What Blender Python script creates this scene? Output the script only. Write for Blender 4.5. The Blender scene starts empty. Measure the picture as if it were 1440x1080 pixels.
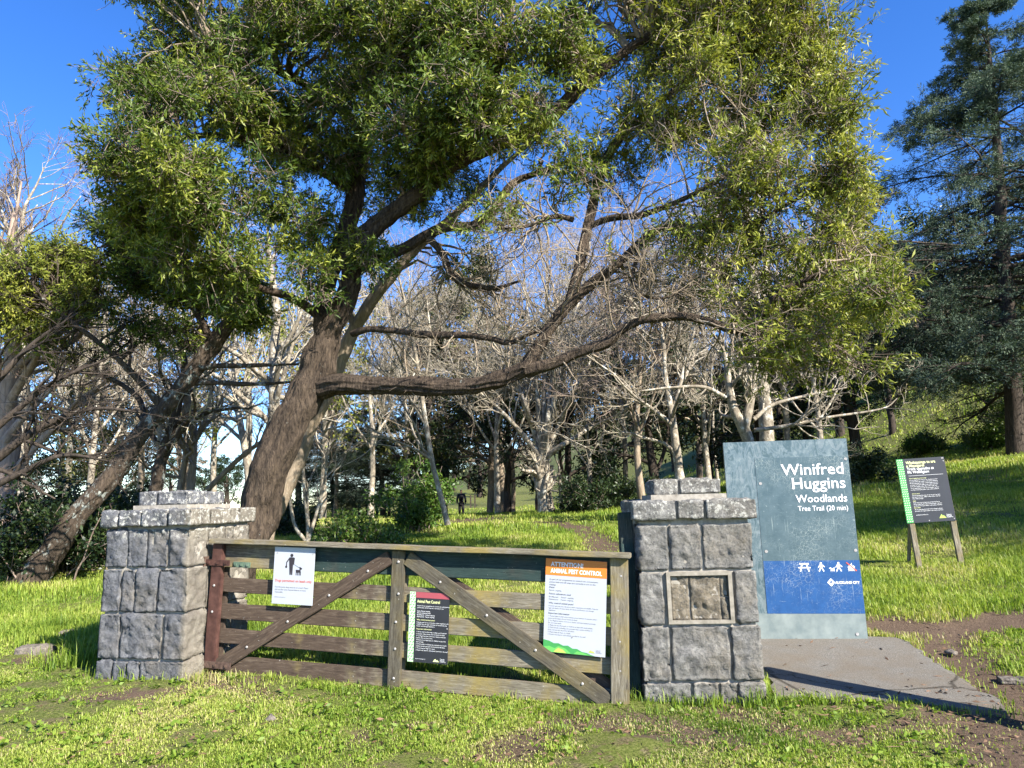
import bpy, bmesh, math, random
import numpy as np
from mathutils import Vector, Matrix

R = math.radians
scene = bpy.context.scene
COL = scene.collection
rng = np.random.default_rng(11)

# ------------------------------------------------------------------ camera
EYE = Vector((0, 0, 1.6))
F_PX = 1000.0            # focal length in pixels of the 1440 px wide photo
PITCH, ROLL = R(9.4), R(-1.4)
cam_d = bpy.data.cameras.new('camera')
cam_d.sensor_width = 36
cam_d.lens = F_PX / 1440 * 36
cam_d.clip_start = 0.05
cam_d.clip_end = 3000
cam = bpy.data.objects.new('camera', cam_d)
COL.objects.link(cam)
CAM_ROT = Matrix.Rotation(R(90) + PITCH, 3, 'X') @ Matrix.Rotation(ROLL, 3, 'Z')
cam.matrix_world = Matrix.Translation(EYE) @ CAM_ROT.to_4x4()
scene.camera = cam

# ------------------------------------------------------------------ light
SUN_EL = R(34)
SUN_DIR = Vector((0.71, -0.70, 0)).normalized() * math.cos(SUN_EL) + Vector((0, 0, math.sin(SUN_EL)))
world = bpy.data.worlds.new('World')
scene.world = world
world.use_nodes = True
wn = world.node_tree
sky = wn.nodes.new('ShaderNodeTexSky')
sky.sky_type = 'NISHITA'
sky.sun_disc = False
sky.sun_elevation = SUN_EL
sky.sun_rotation = math.atan2(SUN_DIR.x, SUN_DIR.y)
sky.air_density = 0.85
sky.dust_density = 0.0
sky.ozone_density = 3.0
bg = wn.nodes['Background']
bg.inputs['Strength'].default_value = 0.11
hs = wn.nodes.new('ShaderNodeHueSaturation')
hs.inputs['Saturation'].default_value = 1.28
hs.inputs['Hue'].default_value = 0.513
wn.links.new(sky.outputs[0], hs.inputs['Color'])
wn.links.new(hs.outputs[0], bg.inputs[0])
sun_d = bpy.data.lights.new('sun', 'SUN')
sun_d.energy = 5.0
sun_d.angle = R(0.5)
sun_d.color = (1.0, 0.94, 0.84)
sun = bpy.data.objects.new('sun', sun_d)
COL.objects.link(sun)
sun.rotation_euler = SUN_DIR.to_track_quat('Z', 'Y').to_euler()
scene.view_settings.view_transform = 'Standard'
scene.view_settings.look = 'None'
scene.view_settings.gamma = 1.0
scene.view_settings.exposure = 1.6

# ------------------------------------------------------------------ helpers: noise, rays, terrain
def _hash(ix, iy, iz, seed):
    h = (ix * 374761393 + iy * 668265263 + iz * 2147483647 + seed * 974634777) & 0xFFFFFFFF
    h = ((h ^ (h >> 13)) * 1274126177) & 0xFFFFFFFF
    h = h ^ (h >> 16)
    return (h & 0xFFFF) / 32767.5 - 1.0

def vnoise(P, scale=1.0, seed=0):
    P = np.asarray(P, float) * scale
    I = np.floor(P).astype(np.int64)
    f = P - I
    f = f * f * (3 - 2 * f)
    out = 0
    for dx in (0, 1):
        wx = f[:, 0] if dx else 1 - f[:, 0]
        for dy in (0, 1):
            wy = f[:, 1] if dy else 1 - f[:, 1]
            for dz in (0, 1):
                wz = f[:, 2] if dz else 1 - f[:, 2]
                out = out + wx * wy * wz * _hash(I[:, 0] + dx, I[:, 1] + dy, I[:, 2] + dz, seed)
    return out

def fbm(P, scale=1.0, octaves=4, seed=0, gain=0.5):
    a, s, t = 1.0, scale, 0
    for o in range(octaves):
        t = t + a * vnoise(P, s, seed + o * 17)
        a *= gain
        s *= 2.03
    return t

def ramp(t, s=2.0):
    return 0.5 * (t + np.sqrt(t * t + s * s))

def sstep(a, b, t):
    t = np.clip((t - a) / (b - a), 0, 1)
    return t * t * (3 - 2 * t)

def T(x, y):
    """height of the ground"""
    x = np.asarray(x, float); y = np.asarray(y, float)
    z = 0.078 * (ramp(y - 7.5) - ramp(y - 21.5)) - 0.078 * (ramp(-7.5) - ramp(-21.5))
    z = z + 0.11 * (ramp(x - 3.2, 2.5) - ramp(x - 40, 2.5)) * sstep(4, 11, y)
    z = z + 0.42 * ramp(0.8 * x + 0.2 * y - 20.5, 4) * sstep(10, 40, y)
    z = z - 0.11 * sstep(-3.0, 0.6, x) * sstep(8.6, 6.4, y)
    z = z - 0.55 * np.exp(-((x + 3) ** 2 + (y - 46) ** 2) / 14 ** 2)
    z = z + 2.0 * np.exp(-((x + 6) ** 2 + (y - 95) ** 2) / 18 ** 2)
    return z

def ray(px, py):
    d = Vector(((px - 720) / F_PX, (540 - py) / F_PX, -1.0))
    return CAM_ROT @ d

def at(px, py, Y):
    """world point seen at photo pixel (px,py) at world depth Y"""
    d = ray(px, py)
    return EYE + d * (Y / d.y)

def G(px, py):
    """ground point seen at a photo pixel"""
    d = ray(px, py)
    t = 3.0
    for _ in range(4000):
        p = EYE + d * t
        if p.z <= float(T(p.x, p.y)):
            break
        t += 0.02
    return Vector((p.x, p.y, float(T(p.x, p.y))))

def onground(px, Y, sink=0.05):
    """ground point in the direction of photo column px at depth Y"""
    x = 0.0
    py = 700
    for _ in range(6):
        p = at(px, py, Y)
        x = p.x
        z = float(T(x, Y))
        py += (p.z - z) / Y * F_PX
    return Vector((x, Y, z - sink))

# ------------------------------------------------------------------ helpers: objects
def tag(o, label=None, cat=None, group=None, kind=None):
    if label: o['label'] = label
    if cat: o['category'] = cat
    if group: o['group'] = group
    if kind: o['kind'] = kind
    return o

def empty(name, loc, rot=(0, 0, 0)):
    o = bpy.data.objects.new(name, None)
    o.empty_display_size = 0.2
    o.location = loc
    o.rotation_euler = rot
    COL.objects.link(o)
    return o

def link(name, me, m=None, parent=None):
    if m is not None:
        me.materials.clear()
        me.materials.append(m)
    o = bpy.data.objects.new(name, me)
    COL.objects.link(o)
    if parent is not None:
        o.parent = parent
    return o

def copy_tree(o, parent=None):
    c = o.copy()
    COL.objects.link(c)
    c.parent = parent
    for ch in o.children:
        copy_tree(ch, c)
    return c

def mesh_np(name, V, faces, smooth=False, attrs=None):
    """faces: list of (m,k) integer arrays"""
    me = bpy.data.meshes.new(name)
    V = np.ascontiguousarray(V, dtype=np.float32)
    me.vertices.add(len(V))
    me.vertices.foreach_set('co', V.ravel())
    loops = np.concatenate([f.ravel() for f in faces]).astype(np.int32)
    tot = np.concatenate([np.full(len(f), f.shape[1], np.int32) for f in faces])
    start = np.concatenate([[0], np.cumsum(tot)[:-1]]).astype(np.int32)
    me.loops.add(len(loops))
    me.loops.foreach_set('vertex_index', loops)
    me.polygons.add(len(tot))
    me.polygons.foreach_set('loop_start', start)
    me.polygons.foreach_set('loop_total', tot)
    if smooth:
        me.polygons.foreach_set('use_smooth', np.ones(len(tot), bool))
    for k, v in (attrs or {}).items():
        a = me.attributes.new(k, 'FLOAT', 'POINT')
        a.data.foreach_set('value', np.ascontiguousarray(v, dtype=np.float32))
    me.update(calc_edges=True)
    return me

class MB:
    """collects plain polygons"""
    def __init__(self):
        self.v = []; self.f = []; self.cuts = [0]
    def add(self, vs, fs):
        n = len(self.v)
        self.v += [tuple(p) for p in vs]
        self.f += [tuple(i + n for i in f) for f in fs]
    def cut(self):
        if self.cuts[-1] != len(self.f): self.cuts.append(len(self.f))
    def build_each(self, name, m, parent=None):
        self.cut()
        for a, b in zip(self.cuts[:-1], self.cuts[1:]):
            q = MB()
            ids = sorted({i for f in self.f[a:b] for i in f}); mp = {j: n for n, j in enumerate(ids)}
            q.add([self.v[i] for i in ids], [tuple(mp[i] for i in f) for f in self.f[a:b]])
            q.build(name, m, parent)
    def poly(self, pts, y, thick=0.0):
        """flat polygon in the x,z plane facing -y"""
        self.add([(p[0], y, p[1]) for p in pts], [tuple(range(len(pts)))])
    def rect(self, x0, z0, x1, z1, y):
        self.poly([(x0, z0), (x1, z0), (x1, z1), (x0, z1)], y)
    def disc(self, x, z, r, y, n=14):
        self.poly([(x + r * math.cos(i * 2 * math.pi / n), z + r * math.sin(i * 2 * math.pi / n)) for i in range(n)], y)
    def stroke(self, a, b, w, y):
        a = Vector(a); b = Vector(b)
        d = (b - a).normalized()
        n = Vector((-d.y, d.x)) * w / 2
        self.poly([a + n, a - n, b - n, b + n][::-1] if False else [a - n, b - n, b + n, a + n], y)
    def text(self, body, size, x, z, y, align='LEFT', bold=0.0, space=1.0, xs=1.0, line=1.0):
        self.cut()
        cu = bpy.data.curves.new('t', 'FONT')
        cu.body = body; cu.size = size; cu.align_x = align
        cu.offset = bold * size; cu.space_character = space; cu.space_line = line
        cu.resolution_u = 2
        ob = bpy.data.objects.new('t', cu)
        me = bpy.data.meshes.new_from_object(ob)
        self.add([(x + v.co.x * xs, y, z + v.co.y) for v in me.vertices], [tuple(p.vertices) for p in me.polygons])
        bpy.data.objects.remove(ob); bpy.data.meshes.remove(me); bpy.data.curves.remove(cu)
        self.cut()
    def box(self, x0, x1, y0, y1, z0, z1):
        self.add([(x0, y0, z0), (x1, y0, z0), (x1, y1, z0), (x0, y1, z0), (x0, y0, z1), (x1, y0, z1), (x1, y1, z1), (x0, y1, z1)],
                 [(0, 3, 2, 1), (4, 5, 6, 7), (0, 1, 5, 4), (1, 2, 6, 5), (2, 3, 7, 6), (3, 0, 4, 7)])
    def build(self, name, m, parent=None, smooth=False):
        me = bpy.data.meshes.new(name)
        me.from_pydata(self.v, [], self.f)
        if smooth:
            for p in me.polygons: p.use_smooth = True
        return link(name, me, m, parent)

def tubes_arrays(pts, rad, sides):
    """pts (N,P,3), rad (N,P) -> verts, quads"""
    N, P, _ = pts.shape
    t = np.gradient(pts, axis=1)
    t /= np.linalg.norm(t, axis=2, keepdims=True) + 1e-9
    mean = t.mean(axis=1)
    ref = np.zeros((N, 3))
    ref[np.arange(N), np.argmin(np.abs(mean), axis=1)] = 1.0
    u = np.cross(t, ref[:, None, :])
    u /= np.linalg.norm(u, axis=2, keepdims=True) + 1e-9
    w = np.cross(t, u)
    a = np.arange(sides) * 2 * np.pi / sides
    V = pts[:, :, None, :] + rad[:, :, None, None] * (np.cos(a)[None, None, :, None] * u[:, :, None, :] + np.sin(a)[None, None, :, None] * w[:, :, None, :])
    idx = np.arange(N * P * sides).reshape(N, P, sides)
    i0 = idx[:, :-1, :]; i1 = idx[:, 1:, :]
    q = np.stack([i0, np.roll(i0, -1, axis=2), np.roll(i1, -1, axis=2), i1], axis=-1).reshape(-1, 4)
    return V.reshape(-1, 3), q

class Geo:
    """accumulates big numpy meshes with one per-vertex tint"""
    def __init__(self):
        self.V = []; self.F = {}; self.A = []; self.n = 0
    def add(self, V, F, tint=None):
        self.V.append(V)
        for f in (F if isinstance(F, list) else [F]):
            self.F.setdefault(f.shape[1], []).append(f + self.n)
        self.A.append(np.zeros(len(V)) if tint is None else tint)
        self.n += len(V)
    def tubes(self, pts, rad, sides):
        v, q = tubes_arrays(np.asarray(pts, float), np.asarray(rad, float), sides)
        self.add(v, q)
    def mesh(self, name, smooth=False):
        return mesh_np(name, np.concatenate(self.V), [np.concatenate(f) for f in self.F.values()], smooth, {'tint': np.concatenate(self.A)})

def smooth_path(pts, rad, per=6):
    """Catmull-Rom through the points"""
    P = np.array([tuple(p) for p in pts], float); r = np.array(rad, float)
    Q = np.vstack([2 * P[0] - P[1], P, 2 * P[-1] - P[-2]])
    rr = np.concatenate([[r[0]], r, [r[-1]]])
    outp = []; outr = []
    for i in range(1, len(Q) - 2):
        for k in range(per):
            s = k / per
            c = lambda A: 0.5 * ((2 * A[i]) + (-A[i - 1] + A[i + 1]) * s + (2 * A[i - 1] - 5 * A[i] + 4 * A[i + 1] - A[i + 2]) * s * s + (-A[i - 1] + 3 * A[i] - 3 * A[i + 1] + A[i + 2]) * s ** 3)
            outp.append(c(Q)); outr.append(max(0.002, c(rr)))
    outp.append(P[-1]); outr.append(r[-1])
    return np.array(outp), np.array(outr)

def limb(geo, pts, rad, sides=10, per=6, rough=0.06, seed=0, ridge=0.0):
    p, r = smooth_path(pts, rad, per)
    p = p + 0.35 * r[:, None] * np.stack([vnoise(p, 1.3, seed + k) for k in range(3)], 1)
    v, q = tubes_arrays(p[None], r[None], sides)
    rv = np.repeat(r, sides); c = np.repeat(p, sides, axis=0)
    n = (v - c) / (rv[:, None] + 1e-6)
    v = v + n * (rv * rough * 2.0 * (fbm(v, 2.2, 2, seed) + 0.5 * fbm(v * np.array([1, 1, 0.25]), 9.0, 2, seed + 5)))[:, None]
    if ridge:
        s_ = np.concatenate([[0], np.cumsum(np.linalg.norm(np.diff(p, axis=0), axis=1))])
        a_ = np.tile(np.arange(sides) * 2 * np.pi / sides, len(p)); sv = np.repeat(s_, sides)
        kk = 2.2 + rv * 9
        Q = np.stack([np.cos(a_) * kk, np.sin(a_) * kk, sv * 2.6], 1)
        w_ = Q + 0.5 * np.stack([vnoise(Q, 0.9, seed + 31), vnoise(Q, 0.9, seed + 32), 0 * sv], 1)
        rg_ = 1 - np.abs(vnoise(w_, 1.0, seed + 33)) * 2.2
        v = v + n * (np.minimum(ridge, rv * 0.16) * (rg_ - 0.5 + 0.35 * vnoise(w_, 2.6, seed + 35)))[:, None]
    geo.add(v, q)
    return p, r

# ------------------------------------------------------------------ branching by levels (vectorised)
def level_grow(g, P0, D0, L, R0, nseg, wiggle, trop, taper=0.35):
    N = len(P0)
    pts = np.zeros((N, nseg + 1, 3)); pts[:, 0] = P0
    D = D0 / (np.linalg.norm(D0, axis=1, keepdims=True) + 1e-9)
    P = P0.copy()
    for s in range(nseg):
        D = D + wiggle * g.normal(size=(N, 3)) + np.asarray(trop)
        D /= np.linalg.norm(D, axis=1, keepdims=True) + 1e-9
        P = P + D * (L / nseg)[:, None]
        pts[:, s + 1] = P
    rad = R0[:, None] * np.linspace(1, taper, nseg + 1)[None, :]
    return pts, rad

def spawn(g, pts, rad, k, tmin, tmax, ang, lratio, rratio, angvar=0.25, L=None, flat=None):
    N, P, _ = pts.shape
    i = np.repeat(np.arange(N), k)
    t = g.uniform(tmin, tmax, len(i))
    f = t * (P - 1); a = np.minimum(f.astype(int), P - 2); fr = (f - a)[:, None]
    p = pts[i, a] * (1 - fr) + pts[i, a + 1] * fr
    d = pts[i, a + 1] - pts[i, a]
    d /= np.linalg.norm(d, axis=1, keepdims=True) + 1e-9
    rv = g.normal(size=(len(i), 3))
    if flat is not None:
        rv[:, 2] *= flat
    rv -= d * np.sum(rv * d, axis=1, keepdims=True)
    rv /= np.linalg.norm(rv, axis=1, keepdims=True) + 1e-9
    th = ang + angvar * g.normal(size=len(i))
    D = d * np.cos(th)[:, None] + rv * np.sin(th)[:, None]
    plen = np.linalg.norm(np.diff(pts, axis=1), axis=2).sum(1)
    LL = (plen[i] if L is None else np.full(len(i), L)) * lratio * (1.15 - 0.6 * t) * g.uniform(0.65, 1.25, len(i))
    pr = rad[i, a] * (1 - fr[:, 0]) + rad[i, a + 1] * fr[:, 0]
    return p, D, LL, pr * rratio

def leaves(geo, P, D, length, width, g, tint, droop=0.0, fold=0.25):
    """narrow leaf blades, one folded quad each"""
    n = len(P)
    D = D + np.array([0, 0, -droop])
    D = D / (np.linalg.norm(D, axis=1, keepdims=True) + 1e-9)
    s = np.cross(D, g.normal(size=(n, 3)))
    s /= np.linalg.norm(s, axis=1, keepdims=True) + 1e-9
    up = np.cross(s, D)
    L = length * g.uniform(0.65, 1.3, n); W = width * g.uniform(0.7, 1.25, n)
    m = P + D * (L * 0.5)[:, None]
    V = np.stack([P, m - s * (W / 2)[:, None] + up * (W * fold)[:, None], P + D * L[:, None] - up * (L * 0.12)[:, None], m + s * (W / 2)[:, None] + up * (W * fold)[:, None]], axis=1).reshape(-1, 3)
    F = np.arange(n * 4).reshape(n, 4)
    geo.add(V, F, np.repeat(tint, 4))

# ------------------------------------------------------------------ materials
class NT:
    def __init__(self, name):
        self.m = bpy.data.materials.new(name)
        self.m.use_nodes = True
        self.t = self.m.node_tree
        self.b = self.t.nodes['Principled BSDF']
        self.out = self.t.nodes['Material Output']
    def n(self, typ, **kw):
        nd = self.t.nodes.new('ShaderNode' + typ)
        for k, v in kw.items():
            if k in ('inp',):
                for kk, vv in v.items():
                    if hasattr(vv, 'is_linked') or isinstance(vv, bpy.types.NodeSocket):
                        self.t.links.new(vv, nd.inputs[kk])
                    else:
                        nd.inputs[kk].default_value = vv
            else:
                setattr(nd, k, v)
        return nd
    def l(self, a, b):
        self.t.links.new(a, b)
    def coords(self, stretch=(1, 1, 1), which='Object'):
        tc = self.n('TexCoord')
        mp = self.n('Mapping')
        self.l(tc.outputs[which], mp.inputs['Vector'])
        mp.inputs['Scale'].default_value = stretch
        return mp.outputs[0]
    def noise(self, vec, scale, detail=5, rough=0.6, dist=0.0):
        nd = self.n('TexNoise', inp={'Scale': scale, 'Detail': detail, 'Roughness': rough, 'Distortion': dist})
        self.l(vec, nd.inputs['Vector'])
        return nd.outputs['Fac']
    def rampc(self, fac, stops):
        nd = self.n('ValToRGB')
        e = nd.color_ramp.elements
        while len(e) < len(stops): e.new(0.5)
        for i, (p, c) in enumerate(stops):
            e[i].position = p
            e[i].color = (c, c, c, 1) if isinstance(c, (int, float)) else (c[0], c[1], c[2], 1)
        self.l(fac, nd.inputs[0])
        return nd.outputs[0]
    def mix(self, fac, a, b, blend='MIX'):
        nd = self.n('MixRGB', blend_type=blend)
        for i, (s, v) in enumerate(((nd.inputs[0], fac), (nd.inputs[1], a), (nd.inputs[2], b))):
            if isinstance(v, bpy.types.NodeSocket): self.l(v, s)
            elif isinstance(v, (int, float)): s.default_value = v if i == 0 else (v, v, v, 1)
            else: s.default_value = (v[0], v[1], v[2], 1)
        return nd.outputs[0]
    def math(self, op, a, b=0.0):
        nd = self.n('Math', operation=op)
        for s, v in ((nd.inputs[0], a), (nd.inputs[1], b)):
            if isinstance(v, bpy.types.NodeSocket): self.l(v, s)
            else: s.default_value = v
        return nd.outputs[0]
    def bump(self, h, strength=0.4, dist=0.02):
        nd = self.n('Bump', inp={'Strength': strength, 'Distance': dist})
        self.l(h, nd.inputs['Height'])
        self.l(nd.outputs[0], self.b.inputs['Normal'])
    def done(self, col, rough=0.8, spec=0.3):
        if isinstance(col, bpy.types.NodeSocket): self.l(col, self.b.inputs['Base Color'])
        else: self.b.inputs['Base Color'].default_value = (*col, 1)
        if isinstance(rough, bpy.types.NodeSocket): self.l(rough, self.b.inputs['Roughness'])
        else: self.b.inputs['Roughness'].default_value = rough
        self.b.inputs['Specular IOR Level'].default_value = spec
        return self.m

def mat_noise(name, c1, c2, scale=6, stretch=(1, 1, 1), rough=0.8, spec=0.3, bump=0.3, bdist=0.01, detail=6):
    k = NT(name)
    v = k.coords(stretch)
    f = k.noise(v, scale, detail)
    if bump: k.bump(f, bump, bdist)
    return k.done(k.rampc(f, [(0.3, c1), (0.7, c2)]), rough, spec)

def mat_bark(name, c1, c2, lichen=None, lthr=0.62, scale=5, bump=0.8, stretch=(4, 4, 0.7), bdist=0.03):
    k = NT(name)
    v = k.coords(stretch)
    f = k.noise(v, scale, 8, 0.65, 0.6)
    big = k.noise(k.coords(), 1.3, 4)
    c = k.rampc(f, [(0.33, c1), (0.68, c2)])
    c = k.mix(k.rampc(big, [(0.4, 0.0), (0.7, 0.45)]), c, tuple(0.6 * x for x in c1))
    if lichen:
        ln = k.noise(k.coords((1, 1, 0.7)), 7, 7, 0.7)
        c = k.mix(k.rampc(ln, [(lthr - 0.04, 0.0), (lthr + 0.04, 1.0)]), c, lichen)
    k.bump(f, bump, bdist)
    return k.done(c, 0.9, 0.2)

def mat_leaf(name, dark, mid, light, rough=0.45, spec=0.4, trans=0.25, straw=None):
    k = NT(name)
    a = k.n('Attribute', attribute_name='tint')
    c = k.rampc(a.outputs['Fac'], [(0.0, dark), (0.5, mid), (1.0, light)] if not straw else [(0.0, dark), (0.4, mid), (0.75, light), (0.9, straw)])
    k.done(c, rough, spec)
    tr = k.n('BsdfTranslucent')
    k.l(k.mix(1.0, c, (1.15, 1.25, 0.5), 'MULTIPLY'), tr.inputs['Color'])
    mx = k.n('MixShader', inp={0: trans})
    k.l(k.b.outputs[0], mx.inputs[1]); k.l(tr.outputs[0], mx.inputs[2])
    k.l(mx.outputs[0], k.out.inputs['Surface'])
    return k.m

M = {}
M['bark_main'] = mat_bark('rough_brown_bark', (0.018, 0.013, 0.010), (0.125, 0.092, 0.064), (0.27, 0.27, 0.23), 0.68, scale=9, stretch=(3, 3, 0.8), bump=1.0, bdist=0.05)
M['bark_lichen'] = mat_bark('lichen_bark', (0.028, 0.021, 0.016), (0.12, 0.09, 0.065), (0.30, 0.32, 0.29), 0.6, scale=8, stretch=(3, 3, 0.9), bump=1.0)
M['bark_light'] = mat_bark('light_brown_bark', (0.17, 0.13, 0.09), (0.36, 0.29, 0.21), (0.42, 0.42, 0.36), 0.64)
M['bark_pale'] = mat_bark('pale_grey_bark', (0.13, 0.108, 0.08), (0.42, 0.365, 0.28), (0.52, 0.5, 0.43), 0.58, scale=7, bump=0.6, stretch=(1.6, 1.6, 1))
M['bark_dark'] = mat_bark('dark_bark', (0.025, 0.02, 0.016), (0.09, 0.07, 0.055), (0.2, 0.2, 0.17), 0.68)
M['bark_pink'] = mat_bark('pinkish_bark', (0.24, 0.17, 0.13), (0.46, 0.35, 0.28), None)
M['twig_pale'] = mat_noise('pale_twigs', (0.25, 0.21, 0.15), (0.48, 0.425, 0.33), 3, bump=0)
M['twig_brown'] = mat_noise('brown_twigs', (0.13, 0.095, 0.075), (0.27, 0.21, 0.17), 3, bump=0)
M['leaf_main'] = mat_leaf('narrow_green_leaves', (0.026, 0.054, 0.010), (0.095, 0.14, 0.022), (0.27, 0.285, 0.048), spec=0.2)
M['leaf_yellow_and_sunlit'] = mat_leaf('yellow_and_sunlit_leaves', (0.055, 0.085, 0.014), (0.185, 0.215, 0.034), (0.38, 0.37, 0.075), spec=0.2)  # yellow-leaved trees; on the leaning trees its lighter colour stands in for sunlight
M['leaf_dark'] = mat_leaf('dark_evergreen_leaves', (0.010, 0.022, 0.008), (0.022, 0.042, 0.012), (0.055, 0.08, 0.02), trans=0.12)
M['leaf_cedar'] = mat_leaf('blue_green_needles', (0.03, 0.05, 0.034), (0.08, 0.115, 0.078), (0.17, 0.21, 0.14), trans=0.1, spec=0.1, rough=0.7)
M['leaf_bush'] = mat_leaf('fresh_green_leaves', (0.03, 0.07, 0.012), (0.07, 0.14, 0.02), (0.16, 0.22, 0.04))
M['leaf_woods'] = mat_leaf('olive_green_leaves', (0.025, 0.038, 0.014), (0.075, 0.09, 0.028), (0.19, 0.18, 0.06), spec=0.2)
M['leaf_olive'] = mat_leaf('olive_scrub_leaves', (0.045, 0.055, 0.02), (0.09, 0.095, 0.035), (0.2, 0.16, 0.08))
M['grass'] = mat_leaf('grass_blades', (0.10, 0.175, 0.02), (0.25, 0.335, 0.046), (0.40, 0.43, 0.10), rough=0.5, spec=0.25, trans=0.4, straw=(0.46, 0.40, 0.2))

# ------------------------------------------------------------------ key places
P_R = G(996, 989)                        # base of the right pillar, front
GL = at(299, 757, 7.15)                  # gate: top left, top right
GR = at(875, 777, 6.15)
gate_yaw = math.atan2(GR.y - GL.y, GR.x - GL.x)
gate_L = (Vector((GR.x, GR.y, GR.z)) - GL).length
gate_tilt = math.asin((GL.z - GR.z) / gate_L)
print('gate', GL, GR, gate_L, math.degrees(gate_tilt))
pad_px = [(1083, 958), (1084, 985), (1130, 985), (1200, 986), (1290, 990), (1365, 1000), (1412, 1003), (1400, 985), (1360, 962), (1310, 930), (1280, 908), (1262, 899), (1215, 897), (1150, 894), (1060, 893), (1040, 930)]
PAD = [G(*p) for p in pad_px]
path_lines = [
    ([G(1500, 880), G(1400, 872), G(1330, 885), G(1270, 882)], 0.28, 1.0),
    ([G(1345, 890), G(1330, 915), G(1375, 945), G(1430, 985)], 0.33, 0.9),
    ([G(1460, 1000), G(1400, 1030), G(1440, 1075)], 0.40, 0.9),
    ([G(1330, 1015), G(1250, 1030), G(1120, 1035), G(1030, 1000)], 0.16, 0.62),
    ([G(1000, 1040), G(900, 1020), G(820, 1015), G(700, 1050)], 0.20, 0.5),
    ([G(855, 772), G(836, 755), G(812, 742), G(770, 735)], 0.40, 0.85),
    ([G(655, 733), G(690, 728)] , 1.2, 0.8),
    ([G(60, 925), G(95, 915)], 0.22, 0.7),
    ([G(300, 955), G(290, 945)], 0.15, 0.4),
    ([G(860, 985), G(700, 958), G(560, 950)], 0.10, 0.45),
]

def seg_dist(x, y, a, b):
    ax, ay, bx, by = a.x, a.y, b.x, b.y
    dx, dy = bx - ax, by - ay
    t = np.clip(((x - ax) * dx + (y - ay) * dy) / (dx * dx + dy * dy + 1e-9), 0, 1)
    return np.hypot(x - ax - t * dx, y - ay - t * dy)

def dirt(x, y):
    P = np.stack([x, y, np.zeros_like(x)], 1)
    n = fbm(P, 2.2, 4, 3)
    d = np.zeros_like(x)
    for pts, w, s in path_lines:
        dd = np.min([seg_dist(x, y, pts[i], pts[i + 1]) for i in range(len(pts) - 1)], axis=0)
        d = np.maximum(d, s * sstep(1.5, 0.45, dd / w + 0.45 * n))
    worn = sstep(0.42, 0.85, fbm(P, 1.7, 4, 9)) * 0.5 * sstep(7.5, 6.0, y + 0.25 * x)
    return np.maximum(d, worn)

def in_poly(x, y, poly):
    c = np.zeros(len(x), bool)
    j = len(poly) - 1
    for i in range(len(poly)):
        xi, yi, xj, yj = poly[i].x, poly[i].y, poly[j].x, poly[j].y
        hit = ((yi > y) != (yj > y)) & (x < (xj - xi) * (y - yi) / (yj - yi + 1e-12) + xi)
        c ^= hit
        j = i
    return c

# ------------------------------------------------------------------ ground
def axis(lo, hi, a, b, step, growth=1.12):
    mid = list(np.arange(a, b, step))
    s = step; v = mid[-1]; up = []
    while v < hi:
        s *= growth; v += s; up.append(v)
    s = step; v = a; dn = []
    while v > lo:
        s *= growth; v -= s; dn.append(v)
    return np.array(dn[::-1] + mid + up)
xs = axis(-500, 500, -8, 10, 0.07); ys = axis(-60, 700, 3.5, 12, 0.07, 1.06)
X, Y = np.meshgrid(xs, ys)
x = X.ravel(); y = Y.ravel()
dt = dirt(x, y)
P3 = np.stack([x, y, 0 * x], 1)
near = np.exp(-(np.maximum(0, y - 10) / 20) ** 2)
z = T(x, y) + 0.022 * fbm(P3, 1.3, 4, 5) * near - 0.035 * dt * sstep(40, 20, y) + 0.008 * fbm(P3, 11, 2, 8) * near
z = np.where(in_poly(x, y, PAD), T(x, y) - 0.03, z)
nx, ny = len(xs), len(ys)
I = np.arange(nx * ny).reshape(ny, nx)
Fq = np.stack([I[:-1, :-1], I[:-1, 1:], I[1:, 1:], I[1:, :-1]], -1).reshape(-1, 4)
k = NT('turf_and_earth')
v = k.coords()
a = k.n('Attribute', attribute_name='dirt')
f1 = k.noise(v, 46, 9, 0.78); f2 = k.noise(v, 2.2, 6); f3 = k.noise(v, 0.25, 5)
soil = k.rampc(f1, [(0.3, (0.045, 0.03, 0.02)), (0.55, (0.115, 0.08, 0.055)), (0.75, (0.2, 0.15, 0.105))])
thatch = k.rampc(f1, [(0.3, (0.03, 0.04, 0.010)), (0.5, (0.10, 0.125, 0.022)), (0.72, (0.30, 0.26, 0.12))])
turf = k.mix(k.rampc(f2, [(0.35, 0.0), (0.7, 0.3)]), thatch, (0.10, 0.14, 0.022))
turf = k.mix(k.rampc(f3, [(0.45, 0.0), (0.62, 0.25)]), turf, (0.17, 0.19, 0.035))
f4 = k.noise(v, 5.5, 7, 0.7)
turf = k.mix(k.rampc(f4, [(0.5, 0.0), (0.62, 0.8)]), turf, k.rampc(f1, [(0.32, (0.05, 0.034, 0.02)), (0.55, (0.16, 0.12, 0.07)), (0.74, (0.36, 0.30, 0.18))]))
turf = k.mix(1.0, turf, k.rampc(f1, [(0.34, 0.4), (0.5, 0.95), (0.68, 1.0)]), 'MULTIPLY')
sm = k.math('ADD', a.outputs['Fac'], k.math('MULTIPLY', k.math('SUBTRACT', f1, 0.5), 0.8))
col = k.mix(k.rampc(sm, [(0.10, 0.0), (0.34, 1.0)]), turf, soil)
k.bump(f1, 0.7, 0.03)
M['ground'] = k.done(col, 0.95, 0.15)
ground = link('ground', mesh_np('ground', np.stack([x, y, z], 1), [Fq], True, {'dirt': dt}), M['ground'])
tag(ground, 'grassy slope with worn brown earth patches rising to the woodland', 'ground', kind='structure')

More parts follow.
